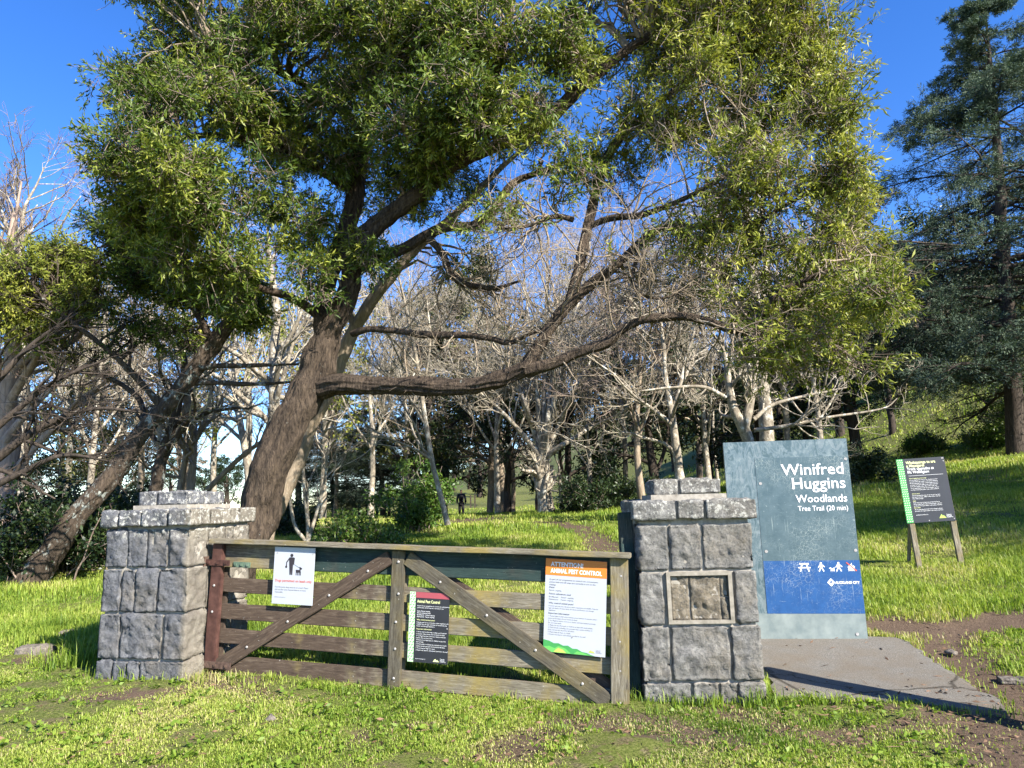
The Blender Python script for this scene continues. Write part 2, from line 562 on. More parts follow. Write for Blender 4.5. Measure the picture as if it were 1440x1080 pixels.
# asphalt pad in front of the big sign
k = NT('worn_asphalt')
v = k.coords()
f = k.noise(v, 120, 4, 0.7); f2 = k.noise(v, 3, 5)
c = k.rampc(f, [(0.3, (0.06, 0.055, 0.047)), (0.55, (0.155, 0.143, 0.122)), (0.75, (0.30, 0.28, 0.245))])
c = k.mix(k.rampc(f2, [(0.4, 0.0), (0.66, 0.65)]), c, (0.13, 0.105, 0.075))
vo = k.n('TexVoronoi', feature='DISTANCE_TO_EDGE', inp={'Scale': 0.85}); k.l(k.mix(0.22, v, k.noise(v, 5, 5), 'ADD'), vo.inputs['Vector'])
c = k.mix(k.rampc(vo.outputs['Distance'], [(0.004, 0.85), (0.014, 0.0)]), c, (0.035, 0.03, 0.022))
k.bump(f, 0.6, 0.006)
M['asphalt'] = k.done(c, 0.95, 0.2)
mb = MB()
pp = []
for i in range(len(PAD)):
    a_, b_ = PAD[i], PAD[(i + 1) % len(PAD)]
    n_ = max(2, int((b_ - a_).length / 0.08))
    for j in range(n_):
        q = a_.lerp(b_, j / n_)
        q = Vector((q.x + rng.normal() * 0.022, q.y + rng.normal() * 0.022, 0))
        pp.append(q)
mb.add([(q.x, q.y, float(T(q.x, q.y)) + 0.014) for q in pp] + [(q.x * 1.0, q.y, float(T(q.x, q.y)) - 0.06) for q in pp],
       [tuple(range(len(pp)))] + [(i, (i + 1) % len(pp), len(pp) + (i + 1) % len(pp), len(pp) + i) for i in range(len(pp))])
pad = mb.build('pavement', M['asphalt'])
me = pad.data
bm = bmesh.new(); bm.from_mesh(me); bmesh.ops.recalc_face_normals(bm, faces=bm.faces); bm.to_mesh(me); bm.free()
tag(pad, 'worn grey asphalt pad in front of the tall blue sign', 'path', kind='structure')

# ------------------------------------------------------------------ stone pillars
W_P = 0.945
W_L, D_L = 0.88, 1.02
ZR, ZL = 0.98, 0.92
def mat_stone(name, c1, c2, c3, lich_lo, lich_hi, lz=1.5, side=None):
    k = NT(name)
    v = k.coords()
    f = k.noise(v, 9, 9, 0.72); big = k.noise(v, 2.6, 4); sp = k.noise(v, 42, 4, 0.6)
    c = k.rampc(f, [(0.28, c1), (0.55, c2), (0.78, c3)])
    c = k.mix(k.rampc(big, [(0.48, 0.0), (0.68, 0.4)]), c, (0.2, 0.168, 0.12))
    c = k.mix(k.rampc(sp, [(0.35, 0.55), (0.5, 0.0)]), c, (0.045, 0.045, 0.048))
    tc = k.n('TexCoord'); sx = k.n('SeparateXYZ'); k.l(tc.outputs['Object'], sx.inputs[0])
    if side:
        nn = k.math('ADD', sx.outputs['X'], k.math('MULTIPLY', k.math('SUBTRACT', f, 0.5), 0.10))
        st_ = k.rampc(k.noise(v, 6, 6, 0.65), [(0.3, (0.13, 0.11, 0.085)), (0.7, (0.27, 0.24, 0.185))])
        c = k.mix(k.rampc(nn, [(side - 0.02, 0.0), (side + 0.02, 0.8)]), c, st_)
    hz = k.rampc(k.math('DIVIDE', sx.outputs['Z'], 2.0), [(lz / 2.0 - 0.05, lich_lo), (lz / 2.0, lich_hi)])
    ln = k.noise(v, 24, 6, 0.75)
    c = k.mix(k.math('MULTIPLY', k.rampc(ln, [(0.52, 0.0), (0.6, 1.0)]), hz), c, (0.55, 0.54, 0.48))
    k.bump(k.noise(v, 34, 9, 0.75), 0.8, 0.03)
    return k.done(c, 0.95, 0.15)
M['stone_left'] = mat_stone('blue_grey_basalt', (0.055, 0.057, 0.063), (0.135, 0.138, 0.147), (0.25, 0.25, 0.252), 0.05, 0.8, 1.37, W_L / 2 - 0.03)
M['stone_right'] = mat_stone('weathered_basalt', (0.07, 0.068, 0.063), (0.175, 0.17, 0.157), (0.33, 0.32, 0.295), 0.07, 0.6, 1.5)
M['mortar'] = mat_noise('old_mortar', (0.17, 0.15, 0.12), (0.36, 0.33, 0.28), 22, bump=0.5)
M['render'] = mat_noise('cement_frame', (0.15, 0.135, 0.105), (0.30, 0.27, 0.22), 14, bump=0.4)

def rock_arrays(x0, x1, y0, y1, z0, z1, amp=0.028, step=0.019, seed=0):
    c = np.array([(x0 + x1) / 2, (y0 + y1) / 2, (z0 + z1) / 2]); h = np.array([x1 - x0, y1 - y0, z1 - z0]) / 2
    Vs, Fs, n = [], [], 0
    for ax in range(3):
        for sgn in (-1, 1):
            a, b = [(1, 2), (2, 0), (0, 1)][ax]
            na = max(3, int(2 * h[a] / step)); nb = max(3, int(2 * h[b] / step))
            u, w = np.meshgrid(np.linspace(-1, 1, na + 1), np.linspace(-1, 1, nb + 1))
            p = np.zeros((u.size, 3)); p[:, a] = u.ravel() * sgn; p[:, b] = w.ravel(); p[:, ax] = sgn
            I = np.arange(u.size).reshape(nb + 1, na + 1) + n
            Fs.append(np.stack([I[:-1, :-1], I[:-1, 1:], I[1:, 1:], I[1:, :-1]], -1).reshape(-1, 4))
            Vs.append(p); n += len(p)
    p = np.concatenate(Vs)
    q = p * h
    # rounded, irregular edges
    er = 0.007 + 0.003 * np.sin(seed * 1.7)
    inner = np.clip(np.abs(q), 0, np.maximum(h - er, 0.001)) * np.sign(q)
    d = q - inner
    ln = np.linalg.norm(d, axis=1, keepdims=True)
    q = inner + np.where(ln > 1e-6, d / np.maximum(ln, 1e-6) * np.minimum(ln, er), 0)
    Pw = q + c
    nrm = d / np.maximum(ln, 1e-6)
    # distance from the nearest arris, so the face bulges but the joints stay straight
    e = np.sort(h - np.abs(p * h), axis=1)[:, 1]
    mask = 0.7 * sstep(0.0, 0.008, e) + 0.3 * sstep(0.0, 0.03, e)
    S = seed * 13
    gr_ = np.random.default_rng(1000 + int(S))
    rel_ = Pw - c
    fac = np.full(len(Pw), 9.0)
    for _ in range(11):
        o_ = gr_.uniform(-1, 1, 3) * h
        fac = np.minimum(fac, 0.55 + (rel_ - o_) @ (gr_.normal(size=3) * 5.5))
    fac = np.clip(fac, -1.2, 0.35)
    dis = amp * mask * (0.45 + 0.8 * fac + 0.25 * fbm(Pw, 5.0, 2, S) + 0.4 * np.abs(fbm(Pw, 10.0, 3, S + 3)) + 0.4 * fbm(Pw, 30.0, 3, S + 7, 0.7))
    dis_old = 0 * amp * (0.5 * mask + mask * (0.75 * fbm(Pw, 4.0, 2, S) + 0.7 * np.abs(fbm(Pw, 7.0, 3, S + 3)) + 0.42 * fbm(Pw, 21.0, 3, S + 7, 0.6)))
    edge = 0.009 * fbm(Pw, 9.0, 3, S + 5)
    Pw = Pw + nrm * (dis + edge)[:, None]
    return Pw, np.concatenate(Fs)

def weld(me):
    bm = bmesh.new(); bm.from_mesh(me)
    bmesh.ops.remove_doubles(bm, verts=bm.verts, dist=0.0006)
    bmesh.ops.recalc_face_normals(bm, faces=bm.faces)
    bm.to_mesh(me); bm.free()

def course(geo, W, Dp, z0, z1, fronts, over=0.0, seed=0, gap=0.0105, amp=0.028, taper=0.0, cut=None):
    """one ring of stones; fronts = fractions that split the front face"""
    hx = W / 2 + over; hy = Dp / 2 + over
    dep = 0.30
    f = [0] + list(fronts) + [1]
    rows = []
    for i in range(len(f) - 1):
        a, b = -hx + 2 * hx * f[i] + (gap if i else 0), -hx + 2 * hx * f[i + 1] - (gap if i < len(f) - 2 else 0)
        if not (cut and i in cut):
            rows.append((a, b, -hy, -hy + dep))
    for i, (a, b) in enumerate(((0, .42), (.42, 1))):
        rows.append((-hx + 2 * hx * a + gap, -hx + 2 * hx * b - gap, hy - dep, hy))
    ys_ = [-hy + dep + gap, -hy + dep + gap + (2 * hy - 2 * dep) * (.4 + .25 * (seed % 2)), hy - dep - gap]
    for s in (-1, 1):
        for i in range(2):
            xa = (-hx, -hx + dep) if s < 0 else (hx - dep, hx)
            rows.append((xa[0], xa[1], ys_[i] + (gap if i else 0), ys_[i + 1]))
    for i, r in enumerate(rows):
        v_, f_ = rock_arrays(*r, z0 + gap + 0.004 * (i % 2), z1 - gap, amp=amp, seed=seed * 31 + i)
        geo.add(v_, f_)

def pillar(name, label, loc, yaw, W, D, zs, layouts, stone, plaque=False, group=None, zk=1.0):
    zs = [(a * zk, b * zk, c) for a, b, c in zs]; layouts = [(a * zk if a > 0 else a, b * zk, c) for a, b, c in layouts]
    root = empty(name, loc, (0, 0, yaw))
    tag(root, label, 'stone pillar', group)
    g1 = Geo()
    for i, (z0, z1, fr) in enumerate(layouts):
        cut = {1} if (plaque and i == 2) else None
        course(g1, W, D, z0, z1, fr, over=0.012 * (1.6 - z0), seed=i + int(W * 100), cut=cut)
    me = g1.mesh('stonework'); weld(me)
    o = link('stonework', me, stone, root)
    (c0, c1, cf), (t0, t1, tf) = zs
    g2 = Geo(); course(g2, W, D, c0, c1, cf, over=0.05, seed=21, amp=0.018)
    me = g2.mesh('cap_course'); weld(me); link('cap_course', me, stone, root)
    g3 = Geo(); course(g3, W - 0.36, D - 0.36, t0, t1, tf, over=0.0, seed=33, amp=0.02)
    me = g3.mesh('top_course'); weld(me); link('top_course', me, stone, root)
    mb = MB()
    i_ = 0.014
    x_, y_ = W / 2, D / 2
    mb.box(-x_ + i_, x_ - i_, -y_ + i_, y_ - i_, -0.2, c0 + 0.01)
    mb.box(-x_ - 0.01, x_ + 0.01, -y_ - 0.01, y_ + 0.01, c0 + 0.01, c1 - 0.02)
    x_ -= 0.205; y_ -= 0.205
    mb.box(-x_, x_, -y_, y_, c1 - 0.02, t1 - 0.012)
    mb.box(-x_ - 0.06, x_ + 0.06, -y_ - 0.06, y_ + 0.06, c1 - 0.0195, t0 + 0.012)
    mb.build('mortar', M['mortar'], root)
    return root

layR = [(-0.14, 0.17, (.40, .62, .77)), (0.17, 0.625, (.24, .74)), (0.625, 1.075, (.215, .81)), (1.075, 1.475, (.27, .56))]
yawR = R(-3)
cR = Vector((P_R.x, P_R.y + W_P / 2, float(T(P_R.x, P_R.y))))
pr = pillar('stone_pillar', 'grey stone gate pillar with an empty recessed plaque frame in its front, right of the gate', cR, yawR, W_P, W_P,
            ((1.50, 1.685, (.36, .59)), (1.715, 1.87, (.37,))), layR, M['stone_right'], True, zk=ZR)
# recessed plaque frame with rough stone left inside
fy = -W_P / 2 - 0.012
x0, x1 = -W_P / 2 + .225 * W_P, -W_P / 2 + .80 * W_P
mb = MB()
for (a, b, c_, d_) in ((x0, x1, 0.64 * ZR, 0.668 * ZR), (x0, x1, 1.037 * ZR, 1.065 * ZR), (x0, x0 + 0.032, 0.668 * ZR, 1.037 * ZR), (x1 - 0.032, x1, 0.668 * ZR, 1.037 * ZR)):
    mb.box(a, b, fy - 0.014, fy + 0.10, c_, d_)
o = mb.build('plaque_frame', M['render'], pr)
g = Geo()
for i, (a, b, c_, d_) in enumerate(((x0 + .03, x0 + .18, .665, 1.04), (x0 + .19, x1 - .10, .665, 1.04), (x1 - .095, x1 - .03, .665, .85), (x1 - .095, x1 - .03, .855, 1.04))):
    v_, f_ = rock_arrays(a, b, fy + 0.012, fy + 0.25, c_ * ZR, d_ * ZR, amp=0.03, step=0.02, seed=70 + i)
    g.add(v_, f_)
me = g.mesh('plaque_recess'); weld(me)
k = mat_stone('exposed_brown_stone', (0.07, 0.06, 0.045), (0.17, 0.145, 0.108), (0.3, 0.262, 0.2), 0.1, 0.3, 1.9)
link('plaque_recess', me, k, pr)

layL = [(-0.14, 0.20, (.19, .36, .50)), (0.20, 0.655, (.25, .74)), (0.655, 1.10, (.22, .39, .655)), (1.10, 1.50, (.26, .50, .76))]
cornerL = G(256, 960)
yawL = R(-11)
# front right corner of the left pillar sits at cornerL
off = Matrix.Rotation(yawL, 3, 'Z') @ Vector((W_L / 2, -D_L / 2, 0))
cL = Vector((cornerL.x - off.x, cornerL.y - off.y, cornerL.z + 0.0))
pl = pillar('stone_pillar', 'blue-grey stone gate pillar with lichen-white caps, left of the gate', cL, yawL, W_L, D_L,
            ((1.51, 1.70, (.19, .45, .73)), (1.725, 1.89, (.37,))), layL, M['stone_left'], zk=ZL)

# ------------------------------------------------------------------ timber gate
def mat_wood(name, brown_from=None, green=False, dk=1.0, mossy=0.72):
    k = NT(name)
    v = k.coords((0.8, 9, 9)); v0 = k.coords()
    gr = k.noise(v, 7, 9, 0.7, 1.2); big = k.noise(v0, 2.2, 5); fine = k.noise(k.coords((2, 25, 25)), 9, 6, 0.7)
    weath = k.rampc(gr, [(0.3, (0.07 * dk, 0.057 * dk, 0.04 * dk)), (0.52, (0.17 * dk, 0.147 * dk, 0.105 * dk)), (0.72, (0.32 * dk, 0.29 * dk, 0.225 * dk))])
    moss = k.rampc(fine, [(0.3, (0.14, 0.10, 0.02)), (0.65, (0.31, 0.235, 0.055))])
    weath = k.mix(k.rampc(big, [(0.47, 0.0), (0.66, mossy)]), weath, moss)
    brown = k.rampc(gr, [(0.3, (0.03, 0.02, 0.015)), (0.55, (0.082, 0.057, 0.04)), (0.76, (0.21, 0.165, 0.12))])
    if green:
        base = k.rampc(gr, [(0.3, (0.010, 0.022, 0.02)), (0.6, (0.03, 0.052, 0.047)), (0.8, (0.1, 0.13, 0.11))])
        c = k.mix(k.rampc(big, [(0.55, 0.0), (0.75, 0.5)]), base, brown)
    elif brown_from is None:
        c = weath
    else:
        geo_ = k.n('TexCoord'); sx = k.n('SeparateXYZ'); k.l(geo_.outputs['Object'], sx.inputs[0])
        m_ = k.math('ADD', k.math('MULTIPLY', sx.outputs['X'], 0.35), k.math('MULTIPLY', k.math('SUBTRACT', big, 0.5), 1.4))
        m_ = k.math('ADD', m_, 0.5 - 0.35 * brown_from)
        c = k.mix(k.rampc(m_, [(0.35, 0.0), (0.65, 1.0)]), brown, weath)
    sp = k.noise(v0, 34, 5, 0.7)
    c = k.mix(k.rampc(sp, [(0.66, 0.0), (0.72, 0.8)]), c, (0.42, 0.4, 0.34))
    k.bump(k.mix(0.5, gr, fine), 0.45, 0.006)
    return k.done(c, 0.85, 0.25)
M['wood_rail'] = mat_wood('gate_rail_wood', brown_from=-0.3)
M['wood_old'] = mat_wood('weathered_lichen_wood')
M['wood_grey'] = mat_wood('dark_grey_weathered_wood', dk=0.5, mossy=0.25)
M['wood_brown'] = mat_wood('brown_stained_wood', brown_from=9)
M['wood_green'] = mat_wood('dark_green_painted_wood', green=True)
M['maroon'] = mat_noise('maroon_paint', (0.035, 0.016, 0.013), (0.10, 0.048, 0.038), 14, (1, 1, 1), rough=0.6, bump=0.2)
M['steel_dark'] = mat_noise('rusted_dark_steel', (0.045, 0.028, 0.022), (0.13, 0.085, 0.065), 30, rough=0.6)
M['steel_green'] = mat_noise('green_painted_steel', (0.06, 0.1, 0.07), (0.13, 0.18, 0.13), 12, rough=0.5)
M['bolt'] = mat_noise('zinc_bolt', (0.24, 0.23, 0.22), (0.42, 0.4, 0.38), 40, rough=0.5)
M['post_black'] = mat_wood('tarred_post_wood', green=True)

def board_mesh(name, L, Yt, H, seed=0, bev=0.006, jit=0.003):
    bm = bmesh.new()
    bmesh.ops.create_cube(bm, size=1.0)
    bmesh.ops.scale(bm, vec=(L, Yt, H), verts=bm.verts)
    bmesh.ops.bevel(bm, geom=bm.edges[:], offset=bev, segments=2, affect='EDGES', clamp_overlap=True)
    n = max(1, int(L / 0.12))
    for i in range(1, n):
        xx = -L / 2 + L * i / n
        bmesh.ops.bisect_plane(bm, geom=bm.verts[:] + bm.edges[:] + bm.faces[:], plane_co=(xx, 0, 0), plane_no=(1, 0, 0))
    V = np.array([v.co[:] for v in bm.verts])
    N = np.stack([fbm(V + seed * 3.1, 3.0, 3, seed + k_) for k_ in range(3)], 1) * jit
    N[:, 0] *= 2
    for v, d in zip(bm.verts, N):
        v.co += Vector(d)
    me = bpy.data.meshes.new(name)
    bm.to_mesh(me); bm.free()
    return me

gate_H = 1.24
g_root = empty('farm_gate', GL + Vector((0, 0, -gate_H)), (0, gate_tilt, gate_yaw))
tag(g_root, 'long weathered timber farm gate with crossed diagonal braces between the stone pillars', 'gate')
gate_M = Matrix.Translation(GL + Vector((0, 0, -gate_H))) @ Matrix.Rotation(gate_yaw, 4, 'Z') @ Matrix.Rotation(gate_tilt, 4, 'Y')
bolts = []
def board(name, a, b, w, th, yc, m, seed=0, parent=None):
    a = Vector((a[0], yc, a[1])); b = Vector((b[0], yc, b[1]))
    L = (b - a).length
    o = link(name, board_mesh(name, L, th, w, seed), m, parent or g_root)
    o.location = (a + b) / 2
    o.rotation_euler = (0, -math.atan2(b.z - a.z, b.x - a.x), 0)
    return o
LG = gate_L
mid = LG * 0.484
HT = gate_H
board('top_cap', (-0.02, HT - 0.022), (LG + 0.02, HT - 0.022), 0.043, 0.15, -0.02, M['wood_old'], 1)
board('top_board', (0.10, HT - 0.16), (0.72, HT - 0.158), 0.225, 0.036, 0.02, M['wood_rail'], 2)
board('top_board', (0.735, HT - 0.16), (LG - 0.02, HT - 0.16), 0.225, 0.032, 0.022, M['wood_green'], 3)
for i, (zc, w) in enumerate(((0.80, 0.135), (0.555, 0.145), (0.325, 0.135), (0.075, 0.15))):
    board('rail', (0.10, zc), (LG - 0.03, zc - 0.005 * i), w, 0.034, 0.022 + 0.001 * i, M['wood_rail'], 4 + i)
board('hanging_stile', (0.055, 0.02), (0.055, HT - 0.045), 0.115, 0.06, -0.027, M['maroon'], 9)
board('hanging_stile', (0.075, 0.02), (0.075, HT - 0.045), 0.10, 0.03, 0.056, M['wood_brown'], 10)
board('middle_stile', (mid, -0.05), (mid, HT - 0.05), 0.125, 0.036, -0.015, M['wood_grey'], 11)
board('middle_stile', (mid + 0.02, 0.0), (mid + 0.02, HT - 0.05), 0.10, 0.03, 0.056, M['wood_old'], 12)
board('closing_stile', (LG - 0.075, -0.06), (LG - 0.075, HT - 0.045), 0.15, 0.042, -0.019, M['wood_old'], 13)
board('diagonal_brace', (0.13, 0.06), (mid - 0.085, HT - 0.115), 0.125, 0.036, -0.0155, M['wood_brown'], 14)
board('diagonal_brace', (mid + 0.085, HT - 0.115), (LG - 0.165, 0.04), 0.13, 0.036, -0.0155, M['wood_grey'], 15)
board('diagonal_brace', (mid + 0.13, HT - 0.115), (LG - 0.09, 0.10), 0.10, 0.03, 0.056, M['wood_brown'], 16)
# bolts through the stiles and braces
bm_b = MB()
def bolt(x, z, y=-0.034, r=0.012):
    n = 10
    ring = [(x + r * math.cos(2 * math.pi * i / n), y, z + r * math.sin(2 * math.pi * i / n)) for i in range(n)]
    ring2 = [(x + r * 0.6 * math.cos(2 * math.pi * i / n), y - 0.008, z + r * 0.6 * math.sin(2 * math.pi * i / n)) for i in range(n)]
    mb = MB()
    mb.add(ring + ring2, [(i, (i + 1) % n, n + (i + 1) % n, n + i) for i in range(n)] + [tuple(range(n, 2 * n))])
    mb.build('bolt', M['bolt'], g_root)
for zc in (1.08, 0.80, 0.555, 0.325, 0.075):
    bolt(mid + rng.normal() * 0.008, zc + 0.01)
    bolt(LG - 0.075 + rng.normal() * 0.01, zc - 0.03)
for zc in (0.80, 0.555):
    bolt(0.05, zc, -0.057)
for t_ in (0.18, 0.42, 0.66, 0.88):
    bolt(0.13 + (mid - 0.215) * t_, 0.06 + (HT - 0.175) * t_, -0.034)
    bolt(mid + 0.085 + (LG - 0.25 - mid) * t_, HT - 0.115 - (HT - 0.155) * t_, -0.034)
def strap(z, x0, x1, m, name='hinge_strap', y=-0.066, h=0.055):
    mb = MB()
    mb.box(x0, x1, y, y + 0.008, z - h / 2, z + h / 2)
    for i in range(3):
        xx = x0 + (x1 - x0) * (0.15 + 0.35 * i)
        mb.box(xx - 0.011, xx + 0.011, y - 0.012, y, z - 0.011, z + 0.011)
    return mb.build(name, m, g_root)
strap(1.015, -0.06, 0.21, M['maroon'])
strap(1.0, 0.215, 0.40, M['steel_green'], 'latch_plate', -0.012, 0.05)
strap(0.075, -0.03, 0.30, M['steel_dark'], 'hinge_strap', -0.068, 0.06)
mb = MB()
for z in (1.015, 0.075):
    mb.box(-0.115, -0.055, -0.085, -0.025, z - 0.055, z + 0.055); mb.cut()
mb.build_each('hinge_pin', M['steel_dark'], g_root)

# latch post between gate and right pillar
pb = G(893, 990); pt = at(879, 740, 6.16)
post = link('gate_post', board_mesh('gate_post', 1.72, 0.12, 0.115, 20, 0.005, 0.004), M['post_black'])
post.matrix_world = Matrix.Translation(Vector((at(886, 870, 6.36).x, 6.36, pb.z + 0.69))) @ Matrix.Rotation(R(-90), 4, 'Y')
tag(post, 'dark square timber post between the gate and the right stone pillar', 'post')

# ------------------------------------------------------------------ signs
def flat_mat(name, c, rough=0.45, var=0.12, spec=0.4):
    return mat_noise(name, tuple(x * (1 - var) for x in c), tuple(x * (1 + var) for x in c), 5, rough=rough, spec=spec, bump=0)
M['white_panel'] = flat_mat('white_sign_panel', (0.41, 0.43, 0.47), 0.4, 0.03)
M['ink_dark'] = flat_mat('dark_ink', (0.03, 0.025, 0.03))
M['ink_grey'] = flat_mat('grey_ink', (0.12, 0.12, 0.14))
M['ink_red'] = flat_mat('orange_red_ink', (0.55, 0.10, 0.06))
M['ink_orange'] = flat_mat('orange_ink', (0.62, 0.19, 0.03), 0.4, 0.05)
M['ink_white'] = flat_mat('white_ink', (0.8, 0.8, 0.8), 0.4, 0.04)
M['charcoal'] = flat_mat('charcoal_sign_panel', (0.026, 0.027, 0.033), 0.4, 0.1)
M['ink_pink'] = flat_mat('rose_ink', (0.33, 0.07, 0.085), 0.4, 0.05)
M['ink_green'] = flat_mat('bright_green_ink', (0.12, 0.42, 0.09))
M['ink_palegreen'] = flat_mat('pale_green_ink', (0.5, 0.68, 0.42))
M['ink_midgreen'] = flat_mat('mid_green_ink', (0.05, 0.27, 0.07))
M['ink_yellow'] = flat_mat('pale_yellow_ink', (0.72, 0.74, 0.36))
M['ink_lime'] = flat_mat('lime_ink', (0.42, 0.58, 0.10))

def gate_sign(name, label, u, zt, w, h, y, roll=0.0):
    p = gate_M @ Vector((u, y, zt))
    root = empty(name, p, (0, gate_tilt + roll, gate_yaw))
    tag(root, label, 'sign')
    return root, w, h

# 1: dogs on leash (origin = top left corner, x right, z down negative)
s1, w, h = gate_sign('notice_sign', 'white sign with a person and dog pictogram at the hinge end of the gate', 0.685, HT - 0.055, 0.425, 0.52, -0.050)
mb = MB(); mb.box(0, w, 0, 0.006, -h, 0); mb.build('panel', M['white_panel'], s1)
mb = MB(); e = -0.0015
cx, cz = 0.185, -0.062
mb.disc(cx, cz - 0.012, 0.016, e)
mb.poly([(cx - 0.028, cz - 0.034), (cx - 0.014, cz - 0.19), (cx - 0.001, cz - 0.19), (cx + 0.001, cz - 0.11), (cx + 0.003, cz - 0.19), (cx + 0.016, cz - 0.19), (cx + 0.018, cz - 0.095), (cx + 0.028, cz - 0.10), (cx + 0.034, cz - 0.034), (cx + 0.02, cz - 0.03), (cx - 0.018, cz - 0.03)][::1], e)
mb.stroke((cx - 0.022, cz - 0.038), (cx - 0.048, cz - 0.074), 0.011, e)
mb.stroke((cx - 0.05, cz - 0.072), (cx - 0.053, cz - 0.13), 0.010, e)
mb.disc(cx - 0.053, cz - 0.118, 0.011, e)
mb.stroke((cx + 0.03, cz - 0.095), (cx + 0.09, cz - 0.125), 0.003, e)
mb.poly([(cx + 0.05, cz - 0.142), (cx + 0.10, cz - 0.142), (cx + 0.104, cz - 0.165), (cx + 0.054, cz - 0.168)][::-1], e)
for dx in (0.056, 0.072, 0.088, 0.101):
    mb.stroke((cx + dx, cz - 0.16), (cx + dx, cz - 0.192), 0.008, e)
mb.poly([(cx + 0.09, cz - 0.142), (cx + 0.088, cz - 0.112), (cx + 0.118, cz - 0.128), (cx + 0.110, cz - 0.139)][::-1], e)
mb.build('pictogram', M['ink_dark'], s1)
mb = MB(); mb.text('Dogs permitted on leash only', 0.0345, 0.022, -0.318, e, bold=0.012, xs=0.93); mb.build_each('heading', M['ink_red'], s1)
mb = MB(); mb.text('Past this point, dogs must be on a leash. Please\npick up after your dog and dispose of waste\nresponsibly.', 0.0185, 0.026, -0.372, e, line=1.25)
mb.text('aucklandcouncil.govt.nz', 0.0125, 0.024, -0.462, e); mb.build_each('small_text', M['ink_grey'], s1)
mb = MB(); mb.disc(0.03, -0.055, 0.008, e); mb.cut(); mb.disc(0.405, -0.055, 0.008, e); mb.cut(); mb.build_each('screw', M['bolt'], s1)

# council hills logo helper
def logo(mbt, mbw, x, z, s, txt=True):
    mbt.poly([(x, z), (x + 0.62 * s, z), (x + 0.38 * s, z + 0.40 * s), (x + 0.30 * s, z + 0.30 * s), (x + 0.24 * s, z + 0.34 * s)], -0.0017)
    mbt.poly([(x + 0.46 * s, z), (x + 0.95 * s, z), (x + 0.62 * s, z + 0.30 * s)], -0.0021)
    if txt:
        mbw.text('Tupuna\nMaunga\nAuthority', 0.22 * s, x + 1.05 * s, z + 0.34 * s, -0.0017, line=0.75)

# 2: charcoal "Animal Pest Control"
u2 = mid + 0.125
s2, w, h = gate_sign('notice_sign', 'small charcoal sign with a rose top band and green patterned edge, mid gate', u2, 0.835, 0.375, 0.60, -0.020, R(0.4))
mb = MB(); mb.box(0, w, 0, 0.007, -h, 0); mb.build('panel', M['charcoal'], s2)
mb = MB(); mb.rect(0.058, -0.050, w, -0.001, e); mb.build('top_band', M['ink_pink'], s2)
mb = MB(); mb.rect(0, -h, 0.055, 0, e); mb.build('side_band', M['ink_palegreen'], s2)
mb = MB()
for i in range(24):
    for j in range(2):
        xx = 0.006 + j * 0.026 + (i % 2) * 0.010; zz = -0.012 - i * 0.0245
        mb.stroke((xx, zz - 0.008), (xx + 0.014, zz + 0.004), 0.007, e * 1.6)
mb.build('side_pattern', M['ink_midgreen'], s2)
mb = MB(); mb.text('Animal Pest Control', 0.036, 0.072, -0.092, e, bold=0.02, xs=0.72)
mb.text('Why control animal pests?', 0.016, 0.074, -0.243, e, bold=0.01); mb.text('Important information', 0.016, 0.074, -0.322, e, bold=0.01)
mb.build_each('heading', M['ink_yellow'], s2)
mb = MB()
mb.text('As part of our programme to control rats and possums,\npoison baits and kill traps are currently in use.', 0.0135, 0.074, -0.122, e, line=1.2)
mb.text('Dates: Period: ongoing\nPoison substances used\nBrodifacoum   Period: ongoing\nDiphacinone   Period: ongoing', 0.0135, 0.074, -0.168, e, line=1.2, bold=0.006)
mb.text('Possums and rats are a threat to native vegetation and\nwildlife. They eat eggs and chicks of native birds, the\nflowers and damage vegetation.', 0.0135, 0.074, -0.264, e, line=1.2)
mb.text('1. Poison baits are laid only in tamper-proof stations\nto prevent others access. Do not touch the baits.\n2. It is illegal to injure, remove or tamper with bait\nstations. Do not move them.\n3. Please do not allow pets or children to play with\ndead animals.\n4. Dead animals, including rats, possums may contain\nresidues of these poisons and should be left alone.\n5. Please keep all dogs on a leash.\n6. Report any dead or sick animals you find to the staff.', 0.0135, 0.074, -0.345, e, line=1.28)
mb.text('aucklandcouncil.govt.nz', 0.010, 0.074, -0.573, e)
ml = MB(); logo(ml, mb, 0.24, -0.585, 0.062)
mb.build_each('small_text', M['ink_white'], s2); ml.build('emblem', M['ink_yellow'], s2)
mb = MB(); mb.disc(0.012, -h + 0.035, 0.006, e * 2); mb.cut(); mb.disc(w - 0.012, -0.3, 0.006, e * 2); mb.cut(); mb.build_each('screw', M['bolt'], s2)

# 3: white "ATTENTION!"
u3 = LG - 0.70
s3, w, h = gate_sign('notice_sign', 'large white attention notice with an orange header at the latch end of the gate', u3, HT - 0.068, 0.525, 0.77, -0.022, R(1.5))
mb = MB(); mb.box(0, w, 0, 0.006, -h, 0); mb.build('panel', M['white_panel'], s3)
mb = MB(); mb.rect(0, -0.138, w, 0, e); mb.build('header_band', M['ink_orange'], s3)
mb = MB(); mb.text('ATTENTION!', 0.052, 0.045, -0.063, e * 1.7, bold=0.025, xs=0.92); mb.text('ANIMAL PEST CONTROL', 0.050, 0.045, -0.117, e * 1.7, bold=0.025, xs=0.79); mb.build_each('heading', M['ink_white'], s3)
mb = MB()
mb.text('As part of our programme to control rats and possums,\npoison baits and kill traps are currently in use on this\nmaunga.', 0.0185, 0.036, -0.178, e, line=1.2)
mb.text('Dates', 0.02, 0.036, -0.245, e, bold=0.008); mb.text('Period - ongoing', 0.016, 0.036, -0.268, e)
mb.text('Poison substances used', 0.02, 0.036, -0.298, e, bold=0.008); mb.text('Brodifacoum     Period - ongoing\nDiphacinone     Period - ongoing', 0.016, 0.036, -0.322, e, line=1.3)
